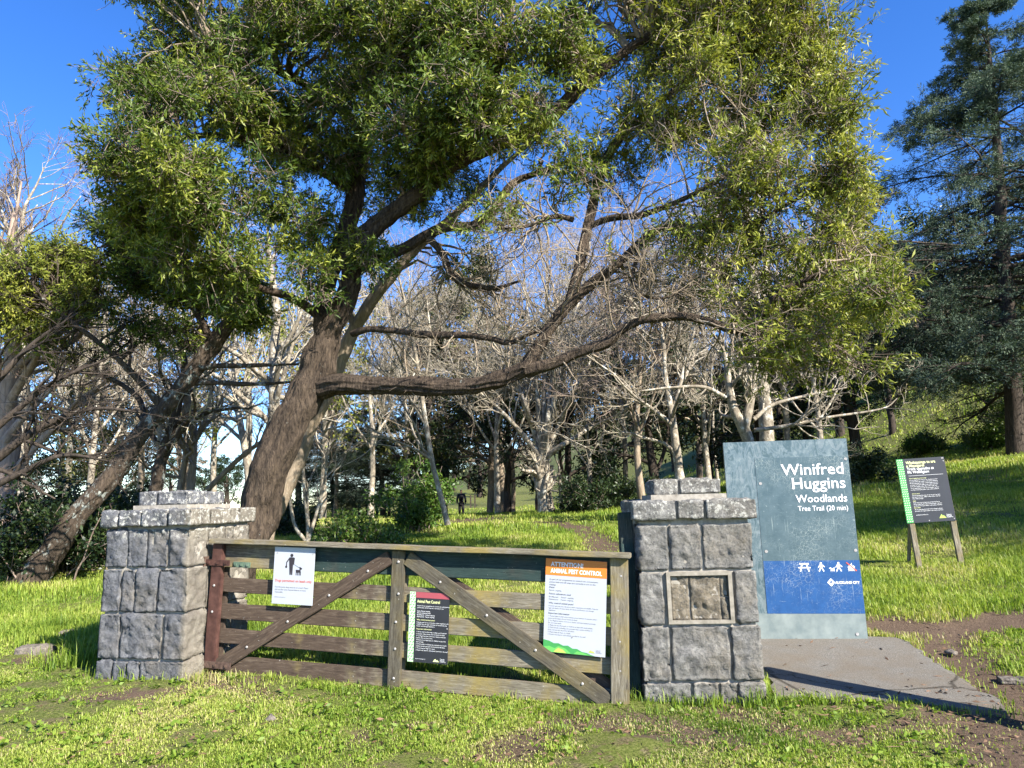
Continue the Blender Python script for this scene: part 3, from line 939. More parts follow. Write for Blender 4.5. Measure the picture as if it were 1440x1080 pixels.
mb.text('Why control animal pests?', 0.02, 0.036, -0.374, e, bold=0.008)
mb.text('Possums and rats are a threat to native vegetation and wildlife. They eat\neggs and chicks of native birds, the leaves and flowers and damage\nvegetation.', 0.0145, 0.036, -0.396, e, line=1.25)
mb.text('Important information', 0.02, 0.036, -0.458, e, bold=0.008)
mb.text('1. Poison baits are laid only in tamper-proof stations to prevent others\naccess to the baits. Do not touch the baits.\n2. It is illegal to injure, remove or tamper with bait stations and traps.\nDo not move them.\n3. Please do not allow pets or children to play with dead animals.\n4. Dead animals, including rats, possums may contain residues of\nthese poisons and should be left alone.\n5. Please keep all dogs on a leash.\n6. Report any dead or sick animals you find to the staff.', 0.0145, 0.036, -0.480, e, line=1.28)
ml = MB(); logo(ml, mb, 0.385, -0.745, 0.058)
mb.build_each('small_text', M['ink_grey'], s3); ml.build('emblem', M['ink_lime'], s3)
ridge = [(0.0, 0.10), (0.05, 0.092), (0.09, 0.075), (0.13, 0.078), (0.17, 0.062), (0.21, 0.066), (0.25, 0.045), (0.29, 0.046), (0.33, 0.026), (0.37, 0.022), (0.41, 0.008), (0.44, 0.001)]
mb = MB(); mb.poly([(0, -h + 0.001), (0.44, -h + 0.001)] + [(a, -h + b) for a, b in ridge[::-1][1:]], e); mb.build('hills_graphic', M['ink_midgreen'], s3)
mb = MB(); mb.poly([(0, -h + 0.002), (0.24, -h + 0.002), (0.19, -h + 0.04), (0.13, -h + 0.056), (0.10, -h + 0.035), (0.05, -h + 0.05), (0, -h + 0.04)], e * 1.5); mb.cut()
mb.poly([(0.26, -h + 0.003), (0.40, -h + 0.003), (0.34, -h + 0.018), (0.29, -h + 0.028)], e * 1.5); mb.build_each('hills_graphic', M['ink_green'], s3)
mb = MB(); mb.poly([(0.09, -h + 0.004), (0.20, -h + 0.004), (0.17, -h + 0.03), (0.13, -h + 0.042), (0.105, -h + 0.024)], e * 2); mb.build('hills_graphic', M['ink_lime'], s3)
mb = MB(); mb.disc(0.265, -0.035, 0.009, e * 1.8); mb.cut(); mb.disc(0.245, -h + 0.135, 0.006, e * 1.8); mb.cut(); mb.build_each('screw', M['bolt'], s3)

# 4: tall blue entrance sign
BL = G(1082, 897); BRp = G(1221, 901)
TRp = at(1193, 621, BRp.y + 0.02)
SH = 2.08; SW = 1.29
yawS = R(-9)
brc = Vector((BRp.x, BRp.y, BRp.z))
dirx = Vector((math.cos(yawS), math.sin(yawS), 0))
k = NT('faded_teal_panel')
v = k.coords((1, 1, 1)); n1 = k.noise(k.coords((3, 1, 1.2)), 2.4, 3, 0.5, 2.5); n2 = k.noise(v, 14, 8, 0.75)
vo = k.n('TexVoronoi', feature='DISTANCE_TO_EDGE', inp={'Scale': 3.2}); k.l(k.coords((1.6, 1, 0.8)), vo.inputs['Vector'])
c = k.rampc(n1, [(0.40, (0.055, 0.09, 0.10)), (0.44, (0.125, 0.165, 0.178)), (0.55, (0.07, 0.108, 0.118)), (0.585, (0.135, 0.17, 0.18))])
c = k.mix(k.rampc(n2, [(0.5, 0.0), (0.72, 0.5)]), c, (0.32, 0.36, 0.345))
M['teal_panel'] = k.done(c, 0.32, 0.5)
def peel_mat(name, c1, c2, line, cs, amount):
    k = NT(name)
    v = k.coords()
    n2 = k.noise(v, 9, 8, 0.7)
    vo = k.n('TexVoronoi', feature='DISTANCE_TO_EDGE', inp={'Scale': cs}); k.l(k.mix(0.08, v, k.noise(v, 20, 3), 'ADD'), vo.inputs['Vector'])
    area = k.rampc(k.noise(k.coords((1, 1, 1.3)), 1.5, 4, 0.6), [(0.46, 0.0), (0.60, amount)])
    ln_ = k.math('MULTIPLY', k.rampc(vo.outputs['Distance'], [(0.012, 1.0), (0.035, 0.0)]), area)
    base = k.rampc(n2, [(0.3, c1), (0.7, c2)])
    str_ = k.rampc(k.noise(k.coords((26, 1, 1.4)), 2.2, 5, 0.6), [(0.63, 0.0), (0.68, 0.7)])
    scr = k.rampc(k.noise(k.coords((3, 1, 18)), 4.0, 4, 0.5, 2.0), [(0.66, 0.0), (0.69, 0.45)])
    base = k.mix(str_, base, line)
    base = k.mix(scr, base, line)
    fl = k.rampc(k.noise(v, 30, 4, 0.6), [(0.68, 0.0), (0.71, 0.9)])
    base = k.mix(fl, base, line)
    k.bump(ln_, 0.3, 0.003)
    return k.done(k.mix(ln_, base, line), 0.35, 0.5)
M['slate_panel'] = peel_mat('peeling_slate_panel', (0.045, 0.078, 0.09), (0.085, 0.125, 0.138), (0.25, 0.30, 0.28), 28, 0.9)
M['blue_panel'] = peel_mat('peeling_blue_panel', (0.010, 0.055, 0.175), (0.02, 0.085, 0.24), (0.26, 0.31, 0.36), 24, 0.85)
M['grey_panel'] = mat_noise('scuffed_grey_panel', (0.13, 0.165, 0.165), (0.23, 0.265, 0.25), 7, rough=0.5, bump=0.1)
sg = empty('entrance_sign', brc, (R(-1.5), 0, yawS))
tag(sg, 'tall peeling blue and slate entrance sign with large white lettering standing on the asphalt pad', 'sign')
mb = MB(); mb.box(-SW, 0, 0, 0.06, -0.1, SH); mb.build('panel', M['teal_panel'], sg)
mb = MB(); mb.box(-SW + 0.002, -0.002, -0.002, 0, -0.05, 0.262); mb.build('base_panel', M['grey_panel'], sg)
mb = MB(); mb.box(-SW + 0.32, -0.003, -0.003, 0, 0.80, SH - 0.185); mb.build('slate_panel', M['slate_panel'], sg)
mb = MB(); mb.box(-SW + 0.32, -0.003, -0.004, 0, 0.262, 0.80); mb.build('blue_band', M['blue_panel'], sg)
mb = MB(); ye = -0.0065
rx = -0.055
mb.text('Winifred', 0.172, rx, 1.702, ye, 'RIGHT', bold=0.008, xs=1.04)
mb.text('Huggins', 0.172, rx, 1.552, ye, 'RIGHT', bold=0.008, xs=1.02)
mb.text('Woodlands', 0.116, rx, 1.408, ye, 'RIGHT', bold=0.007, xs=0.96)
mb.text('Tree Trail (20 min)', 0.0755, rx, 1.318, ye, 'RIGHT', bold=0.004, xs=0.87)
mb.build_each('lettering', M['ink_white'], sg)
mb = MB()
SY = MB(); mb_keep = mb; mb = SY
def man(x, z, s):
    mb.disc(x, z + 0.105 * s, 0.014 * s, ye)
    mb.poly([(x - 0.018 * s, z + 0.04 * s), (x + 0.016 * s, z + 0.04 * s), (x + 0.02 * s, z + 0.085 * s), (x - 0.014 * s, z + 0.09 * s)], ye)
    mb.stroke((x - 0.008 * s, z + 0.045 * s), (x - 0.03 * s, z), 0.015 * s, ye)
    mb.stroke((x + 0.008 * s, z + 0.045 * s), (x + 0.03 * s, z), 0.015 * s, ye)
    mb.stroke((x - 0.014 * s, z + 0.085 * s), (x - 0.036 * s, z + 0.05 * s), 0.011 * s, ye)
    mb.stroke((x + 0.016 * s, z + 0.083 * s), (x + 0.044 * s, z + 0.055 * s), 0.011 * s, ye)
zi = 0.688
x = -0.70
mb.stroke((x - 0.06, zi + 0.10), (x + 0.06, zi + 0.10), 0.018, ye)
mb.stroke((x - 0.078, zi + 0.05), (x + 0.078, zi + 0.05), 0.014, ye)
mb.stroke((x - 0.028, zi + 0.095), (x - 0.055, zi), 0.018, ye); mb.stroke((x + 0.028, zi + 0.095), (x + 0.055, zi), 0.018, ye)
mb.cut()
man(-0.49, zi, 1.0)
mb.cut()
man(-0.272, zi, 1.0)
mb.stroke((-0.30, zi + 0.06), (-0.345, zi + 0.04), 0.004, ye)
mb.poly([(-0.375, zi + 0.018), (-0.33, zi + 0.02), (-0.325, zi + 0.038), (-0.37, zi + 0.036)], ye)
mb.poly([(-0.395, zi + 0.036), (-0.365, zi + 0.03), (-0.367, zi + 0.05), (-0.385, zi + 0.048)], ye)
for dx in (-0.37, -0.355, -0.338, -0.327): mb.stroke((dx, zi + 0.022), (dx - 0.003, zi), 0.007, ye)
fx = -0.115
mb.cut()
mb.poly([(fx - 0.045, zi + 0.02), (fx - 0.02, zi + 0.004), (fx + 0.02, zi + 0.004), (fx + 0.042, zi + 0.03), (fx + 0.03, zi + 0.075), (fx + 0.014, zi + 0.06), (fx + 0.006, zi + 0.108), (fx - 0.014, zi + 0.07), (fx - 0.03, zi + 0.085), (fx - 0.034, zi + 0.045)], ye)
for q in ((-0.05, 0.055), (0.045, 0.06), (-0.04, 0.0), (0.04, 0.0)):
    mb.stroke((fx + q[0] * 0.6, zi + 0.03 + (q[1] - 0.03) * 0.6), (fx + q[0], zi + q[1]), 0.006, ye)
lx, lz = -0.385, 0.548
mb.cut()
mb.poly([(lx - 0.048, lz), (lx, lz - 0.052), (lx + 0.048, lz), (lx, lz + 0.052)], ye)
mb.text('AUCKLAND CITY', 0.044, lx + 0.052, lz - 0.018, ye, bold=0.03, xs=0.86)
SY.v = [(-0.045 + (p[0] + 0.06) * 0.80, p[1], 0.688 + (p[2] - 0.688) * 0.80) for p in SY.v]
mb.build_each('symbol', M['ink_white'], sg)
sq = lambda p: (-0.045 + (p[0] + 0.06) * 0.80, 0.688 + (p[1] - 0.688) * 0.80)
mb = MB(); mb.stroke(sq((fx - 0.058, zi + 0.112)), sq((fx + 0.062, zi + 0.004)), 0.011, ye * 1.2); mb.build('red_slash', M['ink_red'], sg)
mb = MB(); mb.poly([sq((lx - 0.02, lz - 0.006)), sq((lx + 0.02, lz - 0.006)), sq((lx + 0.012, lz + 0.014)), sq((lx, lz + 0.022)), sq((lx - 0.012, lz + 0.010))], ye * 1.2); mb.build('emblem', M['blue_panel'], sg)

mb = MB()
for q in ((-SW + .36, 1.62), (-0.03, 1.86), (-0.03, .9), (-SW + .36, .9), (-0.10, .06)):
    mb.disc(q[0], q[1], .016, -.0075); mb.cut()
mb.build_each('screw', M['bolt'], sg)

# 5: dark track notice on three timber legs
legL = G(1292, 803); legR = G(1357, 797)
yawT = math.atan2(legR.y - legL.y, legR.x - legL.x) * 0.0 + R(-6)
YT = legL.y
sc = YT / 1000.0
M['stake'] = mat_wood('raw_timber_stakes')
o5 = Vector(((legL.x + legR.x) / 2, YT, legL.z))
s5 = empty('track_notice', o5, (R(-3.5), R(-2.2), yawT))
tag(s5, 'leaning dark notice with a green patterned edge on three timber stakes in the grass', 'sign')
wT, hT, zb = 0.655, 0.90, 0.66
def stake(x, y0, y1, z0, z1, w, t, seed):
    a = Vector((x, y0, z0)); b = Vector((x, y1, z1))
    o = link('stake', board_mesh('stake', (b - a).length, t, w, seed, 0.003, 0.002), M['stake'], s5)
    d = (b - a).normalized()
    o.matrix_local = Matrix.Translation((a + b) / 2) @ Matrix(((0, 0, 1), (d.y, 1, 0), (d.z, -d.y, 0))).transposed().to_4x4() if False else Matrix.Translation((a + b) / 2) @ Vector((1, 0, 0)).rotation_difference(d).to_matrix().to_4x4()
stake(-wT / 2 + 0.07, 0.03, 0.03, -0.15, zb + hT - 0.02, 0.07, 0.045, 31)
stake(wT / 2 - 0.03, 0.03, 0.03, -0.12, zb + hT - 0.02, 0.075, 0.045, 32)
stake(-wT / 2 + 0.14, 0.62, 0.06, -0.1, zb + 0.4, 0.05, 0.045, 33)
mb = MB(); mb.box(-wT / 2, wT / 2, -0.004, 0.004, zb, zb + hT); mb.build('panel', M['charcoal'], s5)
X0, Z1 = -wT / 2, zb + hT
y5 = -0.0055
mb = MB(); mb.rect(X0, zb, X0 + 0.088, Z1, y5); mb.build('side_band', M['ink_midgreen'], s5)
mb = MB()
for i in range(28):
    for j in range(3):
        xx = X0 + 0.006 + j * 0.028 + (i % 2) * 0.006; zz = Z1 - 0.018 - i * 0.0318
        mb.stroke((xx, zz - 0.007), (xx + 0.018, zz + 0.006), 0.009, y5 * 1.2)
mb.build('side_pattern', M['ink_palegreen'], s5)
mb = MB(); mb.text('Whakapainga te ara\na Maungarei', 0.054, X0 + 0.125, Z1 - 0.075, y5, bold=0.02, xs=0.93, line=0.85)
mb.text('What is happening on the maunga', 0.017, X0 + 0.13, Z1 - 0.288, y5, bold=0.01); mb.text('What to expect', 0.017, X0 + 0.13, Z1 - 0.505, y5, bold=0.01)
mb.text('Safety', 0.017, X0 + 0.13, Z1 - 0.605, y5, bold=0.01); mb.text('More details', 0.017, X0 + 0.13, Z1 - 0.70, y5, bold=0.01)
mb.build_each('heading', M['ink_yellow'], s5)
mb = MB(); mb.text('Track upgrades at\nMt Wellington', 0.054, X0 + 0.125, Z1 - 0.165, y5, bold=0.008, xs=0.93, line=0.85)
mb.cut(); mb.rect(X0 + 0.13, Z1 - 0.246, X0 + 0.60, Z1 - 0.243, y5); mb.cut()
para = 'We are upgrading the tracks on the maunga to protect\nthe slopes and to give walkers a safe surface underfoot.\n'
mb.text(para + para + 'Some tracks will be closed while work is under way.\n' + para, 0.017, X0 + 0.13, Z1 - 0.312, y5, line=1.35)
mb.text(para + 'Please follow all signs.', 0.017, X0 + 0.13, Z1 - 0.53, y5, line=1.3)
mb.text('Please keep clear of machinery and obey the fences.\n' + para, 0.017, X0 + 0.13, Z1 - 0.63, y5, line=1.3)
mb.text(para, 0.017, X0 + 0.13, Z1 - 0.725, y5, line=1.3)
mb.text('aucklandcouncil.govt.nz', 0.017, X0 + 0.14, Z1 - 0.80, y5)
ml = MB()
lgx, lgz, ls = X0 + 0.44, zb + 0.045, 0.10
ml.poly([(lgx, lgz), (lgx + 0.62 * ls, lgz), (lgx + 0.38 * ls, lgz + 0.55 * ls), (lgx + 0.24 * ls, lgz + 0.36 * ls)], y5); ml.poly([(lgx + 0.4 * ls, lgz), (lgx + 0.95 * ls, lgz), (lgx + 0.62 * ls, lgz + 0.4 * ls)], y5 * 1.1)
mb.text('Tupuna\nMaunga\nAuthority', 0.022, lgx + 0.10, lgz + 0.038, y5, line=0.75)
mb.build_each('small_text', M['ink_white'], s5); ml.build('emblem', M['ink_lime'], s5)
mb = MB()
for q in ((wT - 0.02, -0.02), (wT - 0.035, -0.02), (wT - 0.02, -0.06), (0.02, -0.02), (wT - 0.02, -hT + 0.03), (0.30, -hT + 0.02)): mb.disc(X0 + q[0], Z1 + q[1], 0.008, y5 * 1.4); mb.cut()
mb.build_each('screw', M['bolt'], s5)

# ------------------------------------------------------------------ trees
def put(g, name, m, parent, smooth=False, world=False):
    if world:                       # geometry was laid out in world space: make it local to its thing
        b = np.array(parent.location)
        g.V = [v - b for v in g.V]
    return link(name, g.mesh(name, smooth), m, parent)

def skeleton(lines):
    """lines of (px,py,Y,radius in m) -> world paths"""
    return [([at(p[0], p[1], p[2]) for p in ln], [p[3] for p in ln]) for ln in lines]

def sprays(geo, g, C, rad3, n, per, llen, lwid, tl, th, spray=0.32, twigs=None, shell=0.55, droop=0.15):
    """leaf sprays on short twigs through an ellipsoid; tint between tl and th"""
    d = g.normal(size=(n, 3)); d /= np.linalg.norm(d, axis=1, keepdims=True)
    r = shell + (1 - shell) * g.uniform(0, 1, n)
    r *= 0.9 + 0.35 * vnoise(d * 2.1 + C, 1.0, 4)
    r = np.where(g.uniform(0, 1, n) < 0.22, r * g.uniform(0.2, 1, n), r)
    P = C + d * r[:, None] * rad3
    keep = fbm(P, 1.15, 2, 44) > -0.42
    P, d, r = P[keep], d[keep], r[keep]
    n = len(P)
    D = d * 0.55 + 0.5 * g.normal(size=(n, 3)) + np.array([0, 0, 0.12])
    D /= np.linalg.norm(D, axis=1, keepdims=True)
    t0 = g.uniform(tl, th, n)
    i = np.repeat(np.arange(n), per)
    s = g.uniform(0.05, 1, len(i))
    LP = P[i] + D[i] * (s * spray)[:, None] + 0.022 * g.normal(size=(len(i), 3))
    LD = D[i] * 0.75 + 0.62 * g.normal(size=(len(i), 3))
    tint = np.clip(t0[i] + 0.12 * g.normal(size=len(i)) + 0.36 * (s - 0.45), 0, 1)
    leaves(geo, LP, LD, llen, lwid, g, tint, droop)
    if twigs is not None:
        pts = np.stack([P - D * spray * 0.5 + 0.03 * g.normal(size=P.shape), P + D * spray * 0.4, P + D * spray], 1)
        twigs.tubes(pts, np.tile([0.006, 0.004, 0.002], (n, 1)), 3)
    return P, D

def connect(geo, g, A, Rr, targets, r0=0.03, sag=0.1):
    """branches from the nearest skeleton point to each target point"""
    pts = []; rad = []
    for t in targets:
        dd = np.linalg.norm(A - t, axis=1) + 0.6 * np.maximum(0, A[:, 2] - t[2])
        j = int(np.argmin(dd + 0.15 * g.uniform(0, 1, len(dd))))
        a = A[j]
        L = np.linalg.norm(t - a)
        s = np.linspace(0, 1, 8)[:, None]
        p = a * (1 - s) + t * s
        w = np.sin(np.pi * s)
        p = p + w * (g.normal(size=3) * 0.10 * L + np.array([0, 0, 0.1 * L]))
        p[1:-1] += g.normal(size=(6, 3)) * 0.04 * L
        pts.append(p); rad.append(np.linspace(min(Rr[j] * 0.6, r0 * (0.5 + L / 2)), 0.009, 8))
    pts = np.array(pts); rad = np.array(rad)
    geo.tubes(pts, rad, 5)
    return pts, rad

# ---- the big leaning tree over the gate
big = tag(empty('leaning_tree', at(352, 790, 11.3)), 'huge leaning dark-barked tree whose crown and long low limb spread over the gate', 'tree')
main_lines = skeleton([
    [(318, 815, 11.2, .48), (332, 785, 11.22, .38), (348, 750, 11.25, .32), (370, 700, 11.35, .29), (404, 620, 11.45, .28), (433, 548, 11.5, .285), (453, 490, 11.5, .25), (468, 440, 11.5, .17)],
    [(462, 470, 11.45, .17), (482, 425, 11.3, .165), (492, 395, 11.2, .16), (493, 365, 11.1, .155), (512, 332, 11.0, .155), (549, 303, 10.9, .135), (600, 268, 10.8, .12), (645, 232, 10.7, .105), (700, 205, 10.6, .09), (760, 172, 10.5, .11), (830, 112, 10.4, .085), (905, 55, 10.3, .065), (1000, 10, 10.2, .04)],
    [(460, 470, 11.55, .16), (456, 425, 11.7, .145), (466, 385, 11.8, .14), (480, 342, 11.9, .135), (497, 280, 12.0, .16), (512, 200, 12.0, .15), (530, 120, 12.0, .13), (545, 40, 12.0, .11), (560, -60, 12.0, .08), (570, -160, 12.0, .05)],
    [(440, 545, 11.45, .17), (470, 538, 11.25, .155), (510, 541, 11.1, .145), (560, 543, 10.9, .14), (620, 545, 10.7, .135), (670, 543, 10.5, .135), (712, 531, 10.4, .13), (740, 519, 10.3, .115)],
    [(738, 520, 10.3, .12), (763, 482, 10.3, .10), (790, 440, 10.25, .09), (825, 405, 10.2, .075), (860, 378, 10.1, .065), (895, 345, 10.0, .06), (925, 322, 9.9, .055), (975, 318, 9.8, .048), (1030, 318, 9.7, .042), (1068, 311, 9.6, .036), (1105, 288, 9.5, .028), (1160, 262, 9.4, .018)],
    [(738, 521, 10.3, .11), (775, 510, 10.2, .085), (815, 493, 10.1, .08), (852, 482, 10.0, .075), (880, 460, 9.9, .07), (912, 449, 9.8, .066), (962, 446, 9.7, .062), (1000, 454, 9.6, .057), (1040, 467, 9.5, .05), (1066, 450, 9.4, .042), (1092, 415, 9.3, .036), (1140, 390, 9.2, .028), (1195, 368, 9.1, .015)],
    [(800, 432, 10.25, .085), (814, 385, 10.3, .085), (824, 335, 10.4, .08), (838, 275, 10.5, .078), (852, 228, 10.6, .075), (872, 195, 10.7, .07), (902, 168, 10.8, .06), (945, 128, 10.9, .045), (990, 80, 11.0, .03)],
    [(495, 470, 11.6, .06), (520, 464, 11.4, .058), (560, 467, 11.2, .055), (602, 472, 11.0, .055), (650, 471, 10.8, .052), (690, 476, 10.7, .05), (715, 481, 10.6, .045), (745, 470, 10.6, .03), (790, 452, 10.6, .02)],
    [(505, 380, 11.3, .11), (530, 362, 11.3, .10), (562, 353, 11.3, .095), (600, 330, 11.3, .09), (630, 318, 11.25, .085), (665, 317, 11.2, .08), (692, 297, 11.1, .07), (722, 258, 11.0, .06), (770, 238, 10.9, .045), (830, 215, 10.8, .03)],
    [(603, 335, 11.25, .07), (622, 356, 11.2, .066), (632, 380, 11.2, .062), (648, 396, 11.1, .058), (672, 402, 11.0, .05), (697, 405, 10.9, .04), (730, 395, 10.8, .02)],
    [(447, 445, 11.6, .09), (428, 430, 11.5, .075), (402, 416, 11.4, .065), (365, 405, 11.2, .05), (320, 385, 11.0, .035), (260, 355, 10.7, .02)],
    [(828, 318, 10.4, .05), (860, 306, 10.2, .05), (900, 303, 10.0, .046), (950, 285, 9.8, .04), (1000, 260, 9.6, .032), (1055, 225, 9.5, .022), (1100, 190, 9.4, .012)],
    [(806, 308, 10.3, .045), (780, 304, 10.2, .042), (740, 318, 10.1, .025), (700, 322, 10.0, .012)],
    [(500, 270, 12.0, .1), (440, 235, 11.6, .08), (380, 205, 11.2, .065), (300, 190, 10.8, .05), (210, 200, 10.3, .03)],
    [(515, 190, 12.0, .1), (450, 130, 11.6, .08), (370, 90, 11.0, .06), (290, 60, 10.6, .03)],
    [(650, 228, 10.7, .1), (680, 160, 10.3, .08), (700, 90, 10.0, .06), (720, 20, 9.8, .04)],
    [(905, 330, 9.95, .03), (890, 400, 9.8, .025), (930, 420, 9.7, .02), (985, 395, 9.6, .012)],
    [(905, 55, 10.3, .06), (960, 60, 10.4, .05), (1040, 70, 10.5, .035), (1110, 90, 10.6, .02)],
])
gt = Geo()
A_, Rr_ = [], []
for i, (p, r) in enumerate(main_lines):
    a, b = limb(gt, p, r, 56 if r[0] > .15 else (20 if r[0] > .07 else 9), 22 if r[0] > .15 else 10, 0.06 if i else 0.085, seed=40 + i, ridge=0.024)
    A_.append(a); Rr_.append(b)
A_ = np.concatenate(A_); Rr_ = np.concatenate(Rr_)
put(gt, 'trunk', M['bark_main'], big, True, world=True)
#            px   py   rx  ry  Y    density  kind(0 green,1 yellow: sunlight painted into the leaf colour)
blobs = [
 (205,125,70,80,10.5,1,0),(182,225,42,50,10.2,1,0),(185,290,40,38,10.2,.9,0),(275,70,80,70,10.5,1,0),(240,205,85,80,10.0,1,0),(335,120,100,90,11.0,1,0),
 (305,265,95,75,10.0,1,0),(225,300,75,50,9.8,1,0),(420,50,100,80,11.2,1,0),(430,180,90,80,11.2,1,0),(400,300,85,65,10.6,1,0),(340,365,75,55,10.2,1,0),
 (240,350,70,45,10.0,.9,0),(540,50,95,75,11.0,1,0),(570,165,80,75,10.6,1,0),(640,45,90,70,10.4,1,0),(640,150,75,60,10.2,.9,0),(700,170,60,50,9.8,.7,0),
 (745,55,80,65,10.2,.9,0),(725,125,60,45,9.6,.8,0),(805,95,60,45,9.6,.7,0),(440,385,45,35,10.6,.7,0),(525,360,38,48,10.8,.7,0),(470,260,60,60,12.4,.9,0),
 (555,240,60,50,10.2,.8,0),(610,215,60,45,10.0,.7,0),(480,110,80,70,12.6,1,0),(380,200,70,70,12.4,1,0),
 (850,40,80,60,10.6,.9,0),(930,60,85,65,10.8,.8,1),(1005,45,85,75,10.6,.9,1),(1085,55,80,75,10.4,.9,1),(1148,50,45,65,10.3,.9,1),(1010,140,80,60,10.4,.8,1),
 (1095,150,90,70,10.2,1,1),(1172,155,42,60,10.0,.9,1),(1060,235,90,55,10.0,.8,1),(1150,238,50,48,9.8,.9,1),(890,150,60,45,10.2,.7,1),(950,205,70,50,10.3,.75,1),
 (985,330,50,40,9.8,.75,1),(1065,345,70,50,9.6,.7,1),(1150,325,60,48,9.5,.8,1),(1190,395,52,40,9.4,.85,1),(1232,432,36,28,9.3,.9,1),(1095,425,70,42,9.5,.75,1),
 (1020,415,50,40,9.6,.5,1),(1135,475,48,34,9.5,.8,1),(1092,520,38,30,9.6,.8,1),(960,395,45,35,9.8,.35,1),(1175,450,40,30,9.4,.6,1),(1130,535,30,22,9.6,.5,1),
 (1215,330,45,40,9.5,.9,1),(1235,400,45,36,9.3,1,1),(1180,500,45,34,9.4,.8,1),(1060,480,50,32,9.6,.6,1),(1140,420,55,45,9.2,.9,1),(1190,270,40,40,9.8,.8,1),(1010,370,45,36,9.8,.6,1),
 (800,250,70,50,10.8,.42,0),(700,320,60,45,11.0,.3,0),(865,245,50,45,10.8,.5,1),(770,205,60,40,10.4,.42,0),(620,290,50,32,11.0,.2,0),(900,370,45,30,10.0,.35,1),
 (330,-60,200,80,10.6,.6,0),(600,-70,220,80,10.8,.6,0),(880,-70,160,80,10.8,.6,1),(1080,-60,130,80,10.6,.6,1),(230,-10,70,50,10.6,.8,0),
]
gl = [Geo(), Geo()]
gb = Geo(); gtw = Geo()
cents = []
lg = np.random.default_rng(5)
for (px, py, rx, ry, Yb, den, kd) in blobs:
    Yb = Yb + lg.uniform(-0.9, 0.9)
    C = np.array(at(px, py, Yb)); s = Yb / 1000 * 1.05
    rad3 = np.array([rx * s, (rx + ry) / 2 * s * 1.1, ry * s])
    nb = max(3, int(round(rx * ry / (430 if kd else 600))))
    # every mass is a handful of smaller tufts of its own
    for q in range(nb):
        d = lg.normal(size=3); d /= np.linalg.norm(d)
        c2 = C + d * rad3 * (lg.uniform(0.35, 0.85))
        r2 = rad3.mean() * (lg.uniform(0.40, 0.85) if kd else lg.uniform(0.34, 0.62))
        if kd and py > 290: r2 *= 1.25
        n = int((42 if kd and py > 290 else 66 if kd else 56) * den * rx * ry / 6500 * 9 / nb)
        tl = lg.uniform(0.05, 0.60)
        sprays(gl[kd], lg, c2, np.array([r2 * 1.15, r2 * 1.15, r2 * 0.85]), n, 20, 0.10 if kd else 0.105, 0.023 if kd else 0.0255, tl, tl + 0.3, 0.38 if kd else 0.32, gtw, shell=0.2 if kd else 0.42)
        if lg.uniform() < 0.75: cents.append(c2)
cp, cr = connect(gb, lg, A_, Rr_, cents, 0.03)
p2, d2, l2, r2 = spawn(lg, cp, cr, 5, 0.35, 1.0, 0.8, 0.45, 0.7)
pp2, rr2 = level_grow(lg, p2, d2, np.clip(l2, 0.25, 1.2), np.maximum(r2, 0.006), 4, 0.22, (0, 0, 0.02))
gb.tubes(pp2, rr2, 3)
# bare twigs on the lower limbs
low = [ (main_lines[i]) for i in (4, 5, 7, 9, 11, 12, 16)]
for j, (p, r) in enumerate(low):
    a, b = smooth_path(p, r, 2)
    p1, d1, l1, r1 = spawn(lg, a[None], b[None], 26, 0.1, 1.0, 0.95, 1.0, 0.5, 0.3, L=1.5)
    q1, s1_ = level_grow(lg, p1, d1, l1, np.clip(r1, 0.008, 0.017), 9, 0.26, (0, 0, 0.02), 0.3)
    gb.tubes(q1, s1_, 4)
    p2, d2, l2, r2 = spawn(lg, q1, s1_, 5, 0.25, 1.0, 0.75, 0.5, 0.6)
    q2, s2_ = level_grow(lg, p2, d2, l2, np.maximum(r2, 0.004), 6, 0.24, (0, 0, 0.01), 0.4)
    gb.tubes(q2, s2_, 3)
    p3, d3, l3, r3 = spawn(lg, q2, s2_, 4, 0.2, 1.0, 0.75, 0.6, 0.6)
    q3, s3_ = level_grow(lg, p3, d3, np.clip(l3, .1, .5), np.maximum(r3, 0.0025), 4, 0.2, (0, 0, 0.01), 0.5)
    gb.tubes(q3, s3_, 3)
put(gb, 'branches', M['bark_light'], big, True, world=True)
put(gtw, 'twigs', M['twig_brown'], big, world=True)
put(gl[0], 'crown', M['leaf_main'], big, world=True)
tag(put(gl[1], 'crown', M['leaf_yellow_and_sunlit'], big, world=True), 'foliage on the right with sunlit yellow-green painted into its leaf colour')

# ---- second leaning trunk just behind it
t2 = tag(empty('leaning_tree', at(378, 765, 13.2)), 'light-barked leaning tree close behind the huge dark trunk', 'tree')
ln2 = skeleton([
    [(372, 775, 13.2, .24), (383, 735, 13.2, .20), (420, 645, 13.2, .18), (462, 545, 13.2, .17), (490, 478, 13.2, .165), (512, 440, 13.1, .16), (552, 388, 13.0, .15), (590, 345, 12.9, .13), (640, 300, 12.8, .10), (700, 240, 12.7, .07), (760, 190, 12.6, .03)],
    [(500, 462, 13.1, .1), (490, 420, 13.2, .09), (520, 350, 13.3, .08), (560, 280, 13.4, .05), (600, 220, 13.5, .03)],
])
g1 = Geo(); g2 = Geo(); g3 = Geo()
AA = [limb(g1, p, [q * .72 for q in r], 30, 14, 0.05, 90 + i, 0.014) for i, (p, r) in enumerate(ln2)]
put(g1, 'trunk', M['bark_light'], t2, True, world=True)
A2 = np.concatenate([a for a, b in AA]); R2 = np.concatenate([b for a, b in AA])
cs = []
